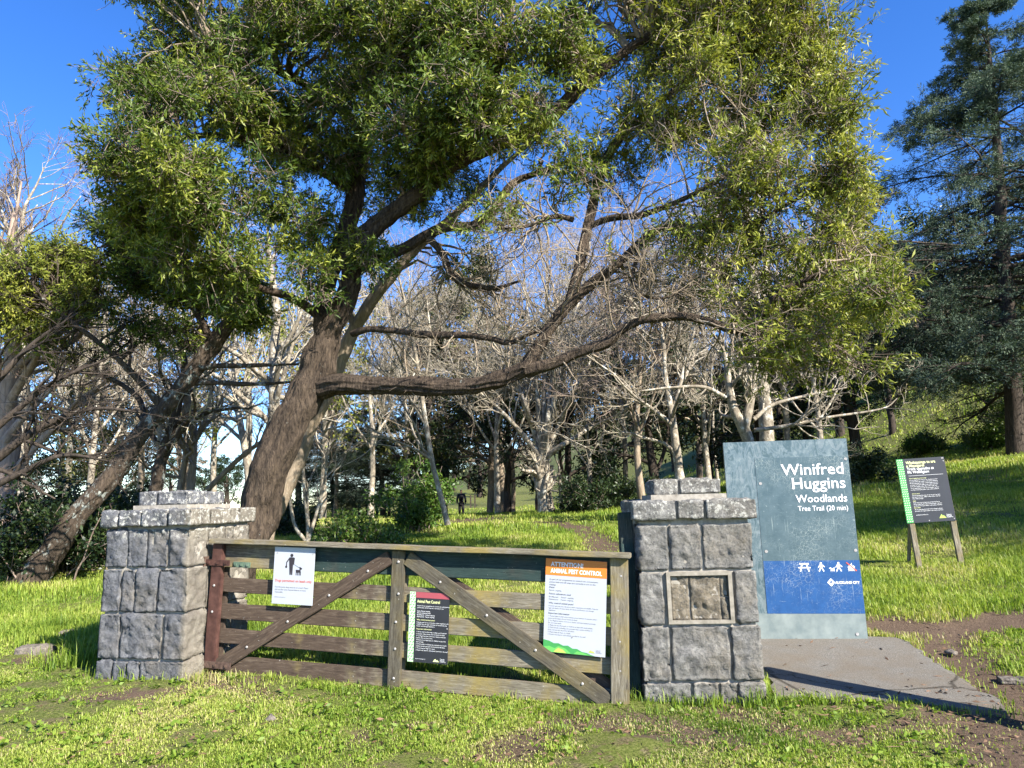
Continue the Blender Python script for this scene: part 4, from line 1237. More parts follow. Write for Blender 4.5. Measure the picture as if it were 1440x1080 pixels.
for (px, py, rx, ry, Yb, den) in [(640, 250, 60, 40, 13, .35), (700, 210, 60, 40, 13.2, .4), (560, 300, 45, 35, 13.4, .3), (610, 200, 60, 50, 13.4, .5), (770, 180, 60, 40, 13, .4), (660, 380, 40, 30, 12.8, .15)]:
    C = np.array(at(px, py, Yb)); s = Yb / 1000
    for q in range(4):
        d = lg.normal(size=3); d /= np.linalg.norm(d)
        c2 = C + d * np.array([rx, rx, ry]) * s * 0.7
        sprays(g2, lg, c2, np.array([1, 1, .8]) * rx * s * 0.45, int(120 * den), 16, 0.10, 0.022, 0.2, 0.6, 0.3, g3)
        cs.append(c2)
cp, cr = connect(g3, lg, A2, R2, cs, 0.03)
put(g3, 'branches', M['bark_light'], t2, True, world=True)
put(g2, 'crown', M['leaf_main'], t2, world=True)

# ---- tree leaning in from the left
t3 = tag(empty('leaning_tree', at(45, 820, 10.4)), 'lichen-spotted trunk leaning steeply to the right, behind the left stone pillar', 'tree')
base3 = G(38, 822)
ln3 = skeleton([
    [(28, 832, base3.y, .27), (62, 785, base3.y + .02, .21), (110, 728, base3.y + .1, .18), (155, 670, base3.y + .2, .165), (196, 612, base3.y + .2, .155), (235, 566, base3.y + .2, .15), (275, 518, base3.y + .2, .135), (305, 478, base3.y + .2, .15), (335, 435, base3.y + .2, .12), (362, 380, base3.y + .2, .08)],
    [(240, 560, base3.y + .2, .07), (262, 540, base3.y + .3, .06), (300, 538, base3.y + .3, .05), (350, 540, base3.y + .3, .04), (410, 537, base3.y + .5, .02)],
    [(270, 520, base3.y + .2, .06), (300, 515, base3.y + .1, .05), (345, 514, base3.y, .04), (420, 512, base3.y, .02)],
    [(230, 575, base3.y + .2, .08), (200, 540, base3.y, .06), (160, 500, base3.y - .3, .05), (110, 460, base3.y - .6, .04), (60, 420, base3.y - .8, .025)],
    [(300, 485, base3.y + .2, .08), (270, 430, base3.y, .06), (220, 390, base3.y - .2, .05), (160, 350, base3.y - .4, .03)],
    [(205, 600, base3.y + .2, .06), (195, 560, base3.y + .5, .05), (150, 530, base3.y + .8, .04), (90, 520, base3.y + 1, .025), (30, 500, base3.y + 1, .012)],
])
g1 = Geo(); g2 = Geo(); g3 = Geo(); g4 = Geo()
AA = [limb(g1, p, r, 44 if i == 0 else 9, 16, 0.06, 120 + i, 0.018) for i, (p, r) in enumerate(ln3)]
put(g1, 'trunk', M['bark_lichen'], t3, True, world=True)
A3 = np.concatenate([a for a, b in AA]); R3 = np.concatenate([b for a, b in AA])
cs = []
yb = base3.y
for (px, py, rx, ry, Yb, den) in [(50, 375, 70, 45, yb - .5, .9), (15, 420, 45, 40, yb - .6, .8), (115, 365, 60, 40, yb - .2, 1), (170, 345, 65, 40, yb, 1), (205, 395, 55, 35, yb, .9), (30, 455, 45, 28, yb - .5, .5), (120, 430, 50, 30, yb - .2, .5), (270, 410, 50, 40, yb + .3, .9), (330, 420, 45, 40, yb + .4, .9), (350, 440, 30, 30, yb, .5), (-60, 400, 70, 50, yb - .5, .8), (180, 470, 50, 25, yb, .25), (90, 480, 50, 25, yb, .2), (240, 470, 40, 25, yb, .3)]:
    C = np.array(at(px, py, Yb)); s = Yb / 1000
    for q in range(6):
        d = lg.normal(size=3); d /= np.linalg.norm(d)
        c2 = C + d * np.array([rx, rx, ry]) * s * 0.72
        tl = lg.uniform(0.1, 0.5)
        sprays(g4 if px < 140 else g2, lg, c2, np.array([1, 1, .75]) * rx * s * 0.42, int(66 * den), 17, 0.10, 0.023, tl, tl + .35, 0.3, g3)  # leftmost tufts take lighter leaves, brightness painted in against the big crown's shade
        cs.append(c2)
cp, cr = connect(g3, lg, A3, R3, cs, 0.035)
p2, d2, l2, r2 = spawn(lg, cp, cr, 7, 0.2, 1.0, 0.8, 0.5, 0.7)
pp2, rr2 = level_grow(lg, p2, d2, np.clip(l2, 0.3, 1.4), np.maximum(r2, 0.006), 5, 0.22, (0, 0, 0.02))
g3.tubes(pp2, rr2, 3)
put(g3, 'branches', M['bark_dark'], t3, True, world=True)
put(g2, 'crown', M['leaf_main'], t3, world=True)
tag(put(g4, 'crown', M['leaf_yellow_and_sunlit'], t3, world=True), 'yellow-green foliage at the left edge, sunlit brightness painted into its leaf colour')

# ---- bare winter trees
def bare_tree(name, label, base, stems, seed, bark, twig, levels=((9, .8, .55), (7, .75, .5), (6, .7, .5)), up=0.05, wig=0.2, group=None, tmin=0.3, lscale=1.0, sides=8, parent=True, rmin=0.005):
    """stems: list of (offset points, radii) relative to the base"""
    g = np.random.default_rng(seed)
    root = tag(empty(name, base), label, 'tree', group)
    g1 = Geo(); g2 = Geo()
    S, SR = [], []
    for i, (p, r) in enumerate(stems):
        a, b = limb(g1, p, r, sides, 4, 0.05, seed + i)
        S.append(a); SR.append(b)
    for i, (a, b) in enumerate(zip(S, SR)):
        pts, rad = a[None], b[None]
        for li, (kk, ang, lr) in enumerate(levels):
            L = None
            p_, d_, l_, r_ = spawn(g, pts, rad, kk, tmin if li == 0 else 0.18, 1.0, ang, lr * (lscale if li == 0 else 1), 0.55)
            pts, rad = level_grow(g, p_, d_, l_, np.maximum(r_, rmin), 7 if li == 0 else 5, wig, (0, 0, up), 0.3)
            (g1 if li == 0 else g2).tubes(pts, rad, 5 if li == 0 else 3)
    put(g1, 'trunk', bark, root, True, True); put(g2, 'crown', twig, root, True, True)
    return root

def rel(base, pts):
    return [Vector(base) + Vector(p) for p in pts]

def stem_px(lst, Y):
    return ([at(p[0], p[1], Y + (p[3] if len(p) > 3 else 0)) for p in lst], [p[2] for p in lst])

# broad pale-stemmed tree in the middle
eb = onground(767, 25)
st = [stem_px([(767, 740, .36), (767, 722, .30), (766, 690, .26), (765, 655, .25), (762, 640, .2)], 25)]
gg = np.random.default_rng(77)
for k_, (dx, dy) in enumerate([(-60, -150), (-25, -230), (5, -260), (40, -200), (75, -150), (-95, -95), (110, -60), (20, -170), (-40, -110), (60, -260)]):
    st.append(stem_px([(764, 645, .12, 0), (764 + dx * .3, 640 + dy * .3, .085, gg.uniform(-.5, .5)), (764 + dx * .65, 640 + dy * .68, .06, gg.uniform(-1.2, 1.2)), (764 + dx, 640 + dy, .03, gg.uniform(-2, 2)), (764 + dx * 1.2, 640 + dy * 1.4, .012, gg.uniform(-2.5, 2.5))], 25))
bare_tree('bare_tree', 'broad bare tree with many pale stems on one stout trunk, centred behind the gate', eb, st, 3, M['bark_pale'], M['twig_pale'], ((12, .75, .5), (8, .7, .5), (6, .7, .5)), lscale=1.0, rmin=0.006)
# slender leaning birch-like stem
b = onground(628, 17)
bare_tree('bare_tree', 'slender pale stem leaning left beside the fresh green bush', b, [stem_px([(630, 738, .075), (618, 690, .065), (604, 630, .06), (596, 570, .055), (584, 500, .045), (570, 430, .035), (556, 370, .015)], 17), stem_px([(600, 600, .035), (575, 560, .03), (545, 530, .025), (510, 500, .015)], 17), stem_px([(594, 555, .03), (605, 480, .025), (600, 420, .015)], 17)], 5, M['bark_pale'], M['twig_pale'], ((11, .8, .5), (7, .75, .5), (6, .7, .5)), tmin=0.25, rmin=0.005)
# thin forked tree by the right pillar
b = onground(957, 19)
bare_tree('bare_tree', 'thin pale forked tree rising just behind the right stone pillar', b, [stem_px([(959, 690, .14), (955, 655, .12), (949, 610, .105), (944, 578, .10), (936, 535, .07), (932, 480, .05), (925, 420, .03)], 19), stem_px([(945, 582, .07), (955, 550, .06), (962, 515, .05), (975, 470, .035), (985, 410, .02)], 19), stem_px([(946, 595, .05), (915, 575, .04), (890, 562, .03), (860, 560, .015)], 19)], 7, M['bark_pale'], M['twig_pale'], ((9, .8, .55), (7, .75, .5), (6, .7, .5)), tmin=0.2, rmin=0.006)
# pair behind the tall sign
b = onground(1052, 17)
bare_tree('bare_tree', 'pale twisted forked tree with dead branches directly behind the tall blue sign', b, [stem_px([(1058, 670, .17), (1055, 625, .15), (1046, 600, .14), (1030, 575, .12), (1024, 545, .10), (1020, 510, .07), (1012, 470, .03)], 17), stem_px([(1048, 600, .11), (1056, 570, .09), (1062, 530, .08), (1058, 490, .06), (1050, 430, .03)], 17), stem_px([(1060, 590, .05), (1085, 570, .045), (1130, 558, .035), (1190, 545, .02)], 17), stem_px([(1060, 605, .05), (1100, 600, .045), (1160, 588, .035), (1240, 575, .02), (1262, 560, .01)], 17), stem_px([(1020, 560, .06), (990, 545, .045), (945, 545, .035), (900, 550, .02)], 17), stem_px([(1030, 540, .05), (1055, 515, .04), (1075, 505, .02)], 17)], 9, M['bark_pale'], M['twig_pale'], ((9, .8, .45), (5, .75, .5), (3, .7, .5)), tmin=0.15, rmin=0.006)
b = onground(1078, 20)
bare_tree('bare_tree', 'tall straight white-grey trunk rising through the yellow-green foliage above the blue sign', b, [stem_px([(1082, 690, .22), (1076, 610, .20), (1071, 540, .18), (1067, 470, .165), (1059, 390, .15), (1051, 310, .13), (1044, 240, .10), (1036, 160, .06)], 20), stem_px([(1066, 470, .07), (1100, 420, .05), (1140, 380, .03)], 20), stem_px([(1056, 370, .07), (1020, 310, .05), (985, 270, .03)], 20), stem_px([(1068, 500, .06), (1030, 440, .05), (1000, 390, .04), (960, 340, .02)], 20)], 13, M['bark_pale'], M['twig_pale'], ((14, .8, .5), (7, .75, .5), (4, .7, .5)), tmin=0.3, rmin=0.006)
# small multi-stemmed shrub tree left of the light green bush
b = onground(432, 14)
bare_tree('bare_sapling', 'small bare multi-stemmed sapling between the big trunk and the light green bush', b, [stem_px([(432, 765, .045), (433, 735, .04), (428, 690, .035), (425, 640, .02), (420, 600, .01)], 14), stem_px([(430, 760, .04), (415, 740, .035), (408, 705, .03), (405, 650, .02), (398, 600, .01)], 14), stem_px([(434, 760, .04), (445, 720, .03), (455, 680, .025), (462, 630, .015), (470, 590, .008)], 14)], 15, M['bark_pale'], M['twig_pale'], ((10, .7, .5), (5, .7, .5), (3, .7, .5)), rmin=0.004)
# left edge
b = onground(2, 13.5)
bare_tree('bare_tree', 'pinkish bare trunk with rising branches at the left edge behind dark shrubs', b, [stem_px([(-8, 820, .26), (2, 740, .22), (8, 650, .2), (12, 560, .17), (18, 470, .13), (10, 380, .09), (20, 300, .04)], 13.5), stem_px([(5, 690, .10), (40, 640, .08), (75, 600, .07), (115, 560, .05), (170, 525, .02)], 13.5), stem_px([(8, 620, .08), (40, 580, .06), (80, 540, .04), (140, 500, .02)], 13.2)], 17, M['bark_pink'], M['twig_brown'], ((10, .8, .5), (7, .75, .5), (6, .7, .5)), rmin=0.006)
b = onground(-70, 10.5)
bare_tree('bare_tree', 'dark branches sweeping in from outside the left edge', b, [stem_px([(-110, 830, .2), (-90, 740, .15), (-50, 680, .10), (0, 640, .07), (60, 600, .05), (130, 575, .03), (200, 580, .015)], 10.5), stem_px([(-90, 740, .1), (-40, 640, .07), (20, 580, .05), (80, 535, .035), (150, 505, .015)], 10.5), stem_px([(-100, 770, .1), (-30, 700, .06), (30, 665, .045), (90, 640, .03), (160, 650, .012)], 10.5), stem_px([(-90, 740, .1), (-50, 600, .07), (0, 530, .05), (50, 480, .03), (110, 440, .012)], 10.5)], 19, M['bark_dark'], M['bark_dark'], ((9, .7, .4), (5, .7, .5), (4, .7, .5)), tmin=0.4, up=0.0, rmin=0.005)
b = onground(218, 14)
bare_tree('bare_tree', 'lichen-grey trunk with a short fork rising straight behind the left stone pillar', b, [stem_px([(212, 760, .15), (218, 690, .13), (226, 640, .12), (240, 600, .10), (252, 560, .07), (258, 510, .04)], 14), stem_px([(222, 660, .08), (232, 645, .07), (245, 620, .06), (275, 590, .04), (320, 570, .02)], 14)], 21, M['bark_lichen'], M['twig_pale'], ((9, .8, .6), (7, .75, .5), (6, .7, .5)), rmin=0.006)
b = onground(255, 16)
bare_tree('bare_tree', 'pair of thin brown stems between the two leaning trunks', b, [stem_px([(262, 760, .10), (268, 690, .09), (272, 620, .08), (265, 560, .06), (262, 500, .03)], 16), stem_px([(248, 760, .09), (252, 690, .08), (262, 640, .06), (285, 600, .05), (300, 540, .03)], 16), stem_px([(290, 690, .06), (330, 650, .06), (370, 620, .04), (395, 600, .02)], 16)], 23, M['bark_light'], M['twig_brown'], ((10, .8, .6), (7, .75, .5), (6, .7, .5)), rmin=0.006)
b = onground(388, 20)
bare_tree('bare_tree', 'tall pale straight trunk seen left of the huge dark trunk', b, [stem_px([(392, 740, .20), (390, 660, .18), (388, 590, .17), (386, 520, .15), (388, 450, .12), (380, 380, .08), (375, 320, .03)], 20), stem_px([(388, 560, .07), (360, 520, .05), (330, 480, .03)], 20), stem_px([(388, 530, .07), (405, 490, .05), (430, 450, .03)], 20)], 25, M['bark_pale'], M['twig_pale'], ((14, .8, .5), (7, .75, .5), (5, .7, .5)), rmin=0.008)
b = onground(340, 22)
bare_tree('bare_tree', 'thin pale curved bare tree left of the tall pale straight trunk', b, [stem_px([(352, 740, .13), (348, 660, .12), (338, 590, .11), (328, 530, .09), (330, 470, .06), (322, 400, .03)], 22), stem_px([(342, 620, .06), (310, 590, .05), (280, 560, .02)], 22)], 27, M['bark_pale'], M['twig_pale'], ((14, .8, .5), (7, .75, .5), (5, .7, .5)), rmin=0.008)
b = onground(30, 26)
bare_tree('bare_tree', 'far bare tree whose pale top stands against the blue sky at the left edge', b, [stem_px([(30, 730, .25), (28, 600, .22), (30, 480, .18), (28, 380, .13), (32, 300, .07), (50, 262, .04), (62, 235, .02)], 26), stem_px([(29, 400, .08), (10, 320, .05), (-5, 270, .03)], 26), stem_px([(32, 310, .05), (20, 270, .03), (22, 235, .02)], 26)], 29, M['bark_pale'], M['twig_brown'], ((22, .7, .35), (7, .7, .5), (5, .7, .5)), rmin=0.010)

# bare trees standing further back: copies of three kinds, each turned and scaled
protos = []
for s_, (hh, m1, m2) in enumerate(((10.5, 'bark_pale', 'twig_pale'), (9, 'bark_light', 'twig_brown'), (12, 'bark_pale', 'twig_brown'))):
    g_ = np.random.default_rng(200 + s_)
    sts = [([Vector((0, 0, -.2)), Vector((.1, 0, hh * .25)), Vector((-.1, .2, hh * .55)), Vector((.2, .1, hh * .8)), Vector((.1, -.1, hh))], [.13, .095, .06, .035, .01])]
    for q in range(4):
        an = q * 1.6 + g_.uniform(0, 1); z0 = hh * g_.uniform(.15, .35)
        sts.append(([Vector((0, 0, z0)), Vector((math.cos(an) * .9, math.sin(an) * .9, z0 + 1.3)), Vector((math.cos(an) * 1.8, math.sin(an) * 1.8, z0 + hh * .35)), Vector((math.cos(an) * 2.4, math.sin(an) * 2.4, z0 + hh * .55))], [.05, .038, .025, .008]))
    protos.append((sts, 300 + s_, m1, m2))
back_bare = [
    (520, 27, 0, 'bare tree standing second behind the big dark trunk, over the far meadow'), (570, 31, 2, 'tall bare tree behind the slender leaning stem'),
    (700, 28, 0, 'bare tree between the slender leaning stem and the broad pale tree'), (720, 34, 1, 'brownish bare tree behind the left side of the broad pale tree'),
    (830, 27, 0, 'bare tree just right of the broad pale tree'), (880, 31, 2, 'tall bare tree left of the thin forked tree'),
    (905, 24, 1, 'brownish bare tree with low limbs left of the right pillar'), (1000, 26, 0, 'bare tree left of the tall blue sign, behind the twisted tree'),
    (1110, 27, 2, 'tall bare tree right behind the tall white-grey trunk'), (1160, 24, 0, 'bare tree above the right half of the tall blue sign'),
    (470, 34, 1, 'brownish bare tree near the dark layered conifer'), (300, 28, 2, 'tall bare tree behind the pair of thin brown stems'),
    (190, 27, 1, 'brownish bare tree behind the lichen-spotted leaning trunk'), (120, 24, 0, 'bare tree above the dark shrubs on the left'),
    (80, 33, 2, 'tall brown-twigged tree near the left edge'), (160, 36, 2, 'second tall brown-twigged tree, to the right of the one near the left edge'),
    (250, 38, 1, 'brownish bare tree far behind the left stone pillar'), (1010, 40, 2, 'tall bare tree far up the slope left of the blue sign'),
    (1300, 46, 1, 'brownish bare tree under the cedar branches on the slope'), (620, 40, 2, 'tall bare tree far behind the fresh green bush'), (790, 42, 2, 'tall bare tree far behind the broad pale tree')]
made = {}
for i, (px, Yb, kd, lab) in enumerate(back_bare):
    p = onground(px, Yb)
    if kd not in made:
        sts, sd, m1, m2 = protos[kd]
        sts = [([q + p for q in a], r) for a, r in sts]
        made[kd] = bare_tree('bare_tree', lab, p, sts, sd, M[m1], M[m2], ((16, .75, .45), (8, .7, .5), (7, .7, .5)), lscale=.9, rmin=0.006, group='bare trees in the woodland behind')
        o = made[kd]
    else:
        o = copy_tree(made[kd])
        o.location = p
        o['label'] = lab
        o.rotation_euler = (0, 0, lg.uniform(0, 6.28))
        s_ = lg.uniform(0.8, 1.15); o.scale = (s_, s_, s_)

# ---- leafy trees and shrubs
def leafy_tree(name, label, base, h, cr, seed, bark, leaf, nleaf=14, ll=0.2, lw=0.09, trunk_r=0.2, low=0.25, group=None, tint=(0.1, 0.7), k1=14, up=0.05):
    g = np.random.default_rng(seed)
    root = tag(empty(name, base), label, 'tree' if h > 3 else 'shrub', group)
    g1 = Geo(); g2 = Geo()
    a, b_ = limb(g1, [Vector((0, 0, -.2)), Vector((.05, 0, h * .3)), Vector((-.1, .1, h * .65)), Vector((.05, 0, h * .97))], [trunk_r, trunk_r * .8, trunk_r * .5, .03], 8, 5, .05, seed)
    p_, d_, l_, r_ = spawn(g, a[None], b_[None], k1, low, 1, 1.0, 1, .5, .25, L=cr * 1.5)
    q1, s1_ = level_grow(g, p_, d_, l_, r_, 6, .15, (0, 0, up), .3); g1.tubes(q1, s1_, 5)
    p_, d_, l_, r_ = spawn(g, q1, s1_, 8, .25, 1, .8, .5, .6)
    q2, s2_ = level_grow(g, p_, d_, l_, np.maximum(r_, .008), 5, .2, (0, 0, .02), .3); g1.tubes(q2, s2_, 3)
    p_, d_, l_, r_ = spawn(g, q2, s2_, 5, .2, 1, .8, .6, .6)
    q3, s3_ = level_grow(g, p_, d_, np.clip(l_, .25, 1.5), np.maximum(r_, .005), 3, .2, (0, 0, 0), .4)
    N = len(q3); i = np.repeat(np.arange(N), nleaf)
    t = g.uniform(0, 1, len(i)) * 2.999; a_ = t.astype(int); fr = (t - a_)[:, None]
    P = q3[i, a_] * (1 - fr) + q3[i, a_ + 1] * fr + g.normal(size=(len(i), 3)) * ll * 0.5
    D = g.normal(size=(len(i), 3)) + (q3[i, 3] - q3[i, 0]) * 0.8
    tn = np.clip(g.uniform(*tint, N)[i] + 0.15 * g.normal(size=len(i)), 0, 1)
    leaves(g2, P, D, ll, lw, g, tn, 0.1)
    put(g1, 'trunk', bark, root, True); put(g2, 'crown', leaf, root)
    return root

dark = [(600, 33, 'dark evergreen tree behind the fresh green bush'), (626, 39, 'dark evergreen tree just left beyond the walking person'), (715, 30, 'dark evergreen tree just left of the broad pale tree'),
        (800, 30, 'dark evergreen tree just right behind the broad pale tree'), (845, 35, 'dark evergreen tree further right behind the broad pale tree'), (920, 27, 'dark evergreen tree behind the thin forked tree'),
        (1000, 33, 'dark evergreen tree left behind the blue sign'), (1075, 29, 'dark evergreen tree centred behind the blue sign'), (1140, 31, 'dark evergreen tree behind the right half of the blue sign'),
        (1205, 28, 'dark evergreen tree with a visible trunk right of the blue sign'), (1255, 38, 'dark evergreen tree on the slope left of the cedar'), (1310, 44, 'dark evergreen tree on the slope behind the cedar'),
        (-40, 30, 'dark evergreen tree above the shrubs at the left edge'), (150, 38, 'dark evergreen tree right of the dark shrubs on the left'),
        (760, 44, 'tall dark evergreen tree far behind the middle of the gate'), (1100, 46, 'tall dark evergreen tree far up the slope behind the blue sign'), (1180, 44, 'tall dark evergreen tree far up the slope right of the blue sign')]
dp = None
for i, (px, Yb, lab) in enumerate(dark):
    p = onground(px, Yb)
    if dp is None:
        dp = leafy_tree('evergreen_tree', lab, p, 7.5, 2.6, 501, M['bark_dark'], M['leaf_dark'], 13, .20, .085, .22, .12, 'dark evergreen trees behind')
        o = dp
    else:
        o = copy_tree(dp); o.location = p; o['label'] = lab
    s_ = lg.uniform(.75, 1.1) * (1.25 if Yb > 40 else 1)
    o.scale = (s_, s_, s_ * lg.uniform(.9, 1.15)); o.rotation_euler = (0, 0, lg.uniform(0, 6.28))
# small yellow-leaved trees glimpsed through the branches on the left
yp = None
for (px, Yb, lab) in [(345, 25, 'autumn-yellow leafed tree seen between the two leaning trunks'), (90, 29, 'yellow-green tree at the left edge behind bare branches'), (455, 30, 'yellow-green tree behind the top of the dark trunk')]:
    p = onground(px, Yb)
    if yp is None:
        yp = leafy_tree('leafy_tree', lab, p, 9, 2.4, 521, M['bark_pale'], M['leaf_yellow_and_sunlit'], 5, .16, .10, .16, .4, 'yellow-leaved trees', (.3, 1)); o = yp
    else:
        o = copy_tree(yp); o.location = p; o['label'] = lab; o.rotation_euler = (0, 0, lg.uniform(0, 6))

def shrub(label, base, rx, h, seed, leaf, ll=.09, lw=.04, dens=1.0, group=None, tint=(.1, .8), name='shrub'):
    g = np.random.default_rng(seed)
    root = tag(empty(name, base), label, 'shrub', group)
    g1 = Geo(); g2 = Geo()
    n = 26
    P0 = np.zeros((n, 3)) + g.normal(size=(n, 3)) * [rx * .25, rx * .25, 0]
    D = np.stack([g.normal(size=n) * .6, g.normal(size=n) * .6, np.ones(n)], 1)
    q, s = level_grow(g, P0, D, g.uniform(.6, 1.05, n) * h, np.full(n, .02), 6, .15, (0, 0, .02), .3); q[:, 0, 2] -= .1; g1.tubes(q, s, 4)
    p_, d_, l_, r_ = spawn(g, q, s, 9, .15, 1, .9, .5, .6)
    q2, s2_ = level_grow(g, p_, d_, np.clip(l_ * rx / h * 1.3, .15, 1.5), np.maximum(r_, .004), 4, .2, (0, 0, .03), .4); g1.tubes(q2, s2_, 3)
    N = len(q2); per = int(34 * dens); i = np.repeat(np.arange(N), per)
    t = g.uniform(0.1, 1, len(i)) * 3.999; a_ = t.astype(int); fr = (t - a_)[:, None]
    P = q2[i, a_] * (1 - fr) + q2[i, a_ + 1] * fr + g.normal(size=(len(i), 3)) * ll * .7
    tn = np.clip(g.uniform(*tint, N)[i] + .15 * g.normal(size=len(i)), 0, 1)
    leaves(g2, P, g.normal(size=(len(i), 3)) + [0, 0, .3], ll, lw, g, tn, 0)
    put(g1, 'stems', M['twig_brown'], root, True); put(g2, 'crown', leaf, root)
    return root
shrub('upright fresh green bush beside the slender pale leaning stem', onground(588, 19), .68, 1.9, 601, M['leaf_bush'], .10, .05)
shrub('low light green bush just behind the gate, right of the bare sapling', onground(515, 14.5), .85, .85, 603, M['leaf_bush'], .08, .045, .7, tint=(.4, 1))
shrub('small leafy shoot with thin stems right of the bare sapling', onground(475, 15), .3, 1.0, 604, M['leaf_bush'], .07, .04, .35)
shrub('dark rounded shrub on the left edge behind the leaning trunk', onground(30, 13), 1.3, 1.9, 605, M['leaf_dark'], .09, .05, 1.1)
shrub('dark shrub between the leaning trunk and the left stone pillar', onground(115, 14), 1.2, 1.7, 606, M['leaf_dark'], .09, .05, 1.0)
shrub('dark low shrub seen just left of the left pillar, further back', onground(150, 17), 1.2, 1.5, 607, M['leaf_dark'], .09, .05, 1.0)
shrub('dark low shrub at the foot of the huge leaning trunk, over the far meadow', onground(405, 19), .8, .8, 608, M['leaf_dark'], .09, .05)
shrub('dark shrub right of the foot of the broad pale tree', onground(825, 24), .9, 1.3, 609, M['leaf_dark'], .10, .05)
shrub('dark shrub left of the right pillar further back', onground(868, 27), 1.0, 1.6, 610, M['leaf_dark'], .10, .05)
shrub('green leafy bush on the slope left of the cedar trunk', onground(1395, 27), .9, 1.0, 611, M['leaf_bush'], .11, .06, .8)
shrub('yellowish green bush at the right edge beside the cedar trunk', onground(1445, 28), 1.2, 2.4, 612, M['leaf_bush'], .11, .06, .8, tint=(.5, 1))
shrub('dark leafy bush at the right end of the tall blue sign', onground(1212, 22), .7, 1.3, 613, M['leaf_dark'], .10, .05, 1.0, tint=(.3, 1))
shrub('small green bush on the upper slope under the cedar', onground(1300, 30), .9, .9, 614, M['leaf_bush'], .11, .06, .7)

# hillside scrub far to the right, seen through the cedar
hp = None
hg = np.random.default_rng(71)
for i in range(70):
    Yb = hg.uniform(50, 125); px = hg.uniform(1010, 1500)
    p = onground(px, Yb)
    if hp is None:
        hp = shrub('olive-brown scrub bush on the far hillside seen through the cedar', p, 2.2, 2.6, 701, M['leaf_olive'], .30, .16, .5, group='scrub on the far hillside', tint=(0, 1)); o = hp
    else:
        o = copy_tree(hp); o.location = p
        o.rotation_euler = (0, 0, hg.uniform(0, 6.28))
    s_ = hg.uniform(.7, 1.7); o.scale = (s_, s_, s_ * hg.uniform(.7, 1.2))

op = None
for (px, Yb, sc_, lab) in [(255, 33, 1.0, 'olive-green tree seen behind the two leaning trunks, left of the gate'), (420, 40, 1.25, 'olive-green tree directly behind the fork of the huge trunk'), (575, 36, 1.3, 'olive-green tall tree behind the slender leaning pale stem'),
        (690, 33, 1.15, 'olive-green tree under the long low limb'), (705, 42, 1.4, 'taller olive-green tree behind the one under the long low limb'), (860, 34, 1.2, 'olive-green tree left behind the thin forked tree'), (985, 38, 1.2, 'olive-green tree behind the right stone pillar'), (20, 33, 1.1, 'olive-green tree at the left edge behind the pinkish trunk'), (160, 30, .8, 'olive-green tree behind the lower part of the lichen-spotted leaning trunk')]:
    p = onground(px, Yb)
    if op is None:
        op = leafy_tree('leafy_tree', lab, p, 9.5, 3.0, 541, M['bark_light'], M['leaf_woods'], 10, .19, .075, .15, .15, 'olive-green trees in the wood', (.05, 1), 17); o = op
    else:
        o = copy_tree(op); o.location = p; o['label'] = lab
    o.rotation_euler = (0, 0, lg.uniform(0, 6)); o.scale = (sc_, sc_, sc_)

# ---- cedars
def cedar(label, base, h, reach, seed, group=None, k1=118, low=.13, lean=(0, 0), r0=.30):
    g = np.random.default_rng(seed)
    root = tag(empty('cedar_tree', base), label, 'tree', group)
    g1 = Geo(); g2 = Geo(); g3 = Geo()
    a, b_ = limb(g1, [Vector((0, 0, -.3)), Vector((lean[0] * .3, lean[1] * .3, h * .3)), Vector((lean[0] * .7, lean[1] * .7, h * .65)), Vector((lean[0], lean[1], h))], [r0, r0 * .8, r0 * .45, .02], 12, 8, .05, seed)
    t = np.sort(g.uniform(low, .98, k1)); f = t * (len(a) - 1); ii = np.minimum(f.astype(int), len(a) - 2); fr = (f - ii)[:, None]
    P0 = a[ii] * (1 - fr) + a[ii + 1] * fr
    az = g.uniform(0, 2 * np.pi, k1)
    D = np.stack([np.cos(az), np.sin(az), g.uniform(-.05, .25, k1)], 1)
    L = np.minimum(reach * ((1 - t) * .95 + .06), 6.6) * g.uniform(.7, 1.12, k1) * np.where(t < .3, .85, 1)
    q1, s1_ = level_grow(g, P0, D, L, .03 + .05 * (1 - t), 9, .07, (0, 0, -.035), .2); g3.tubes(q1, s1_, 5)
    p_, d_, l_, r_ = spawn(g, q1, s1_, 24, .1, 1, .85, .36, .5, flat=.12)
    q2, s2_ = level_grow(g, p_, d_, l_, np.maximum(r_, .006), 5, .1, (0, 0, -.04), .3); g3.tubes(q2, s2_, 3)
    p_, d_, l_, r_ = spawn(g, q2, s2_, 7, .1, 1, .8, .4, .6, flat=.3)
    q3, s3_ = level_grow(g, p_, d_, np.clip(l_, .12, .7), np.maximum(r_, .004), 2, .1, (0, 0, -.03), .4)
    for q, per in ((q3, 16), (q2, 22)):
        N, Pn, _ = q.shape; i = np.repeat(np.arange(N), per)
        tt = g.uniform(.1, 1, len(i)) * (Pn - 1.001); a_ = tt.astype(int); fr = (tt - a_)[:, None]
        P = q[i, a_] * (1 - fr) + q[i, a_ + 1] * fr + g.normal(size=(len(i), 3)) * .035
        dd = q[i, a_ + 1] - q[i, a_]; dd /= np.linalg.norm(dd, axis=1, keepdims=True) + 1e-9
        DD = dd * 1.0 + .5 * g.normal(size=(len(i), 3)) + [0, 0, .1]
        tn = np.clip(g.uniform(.05, .8, N)[i] + .12 * g.normal(size=len(i)), 0, 1)
        leaves(g2, P, DD, .12, .023, g, tn, 0)
    put(g1, 'trunk', M['bark_dark'], root, True); put(g3, 'branches', M['bark_dark'], root, True); put(g2, 'crown', M['leaf_cedar'], root)
    return root
cd = cedar('big blue-green cedar with layered branches on the right slope', onground(1432, 24), 17.8, 11.0, 801, lean=(1.5, .5))
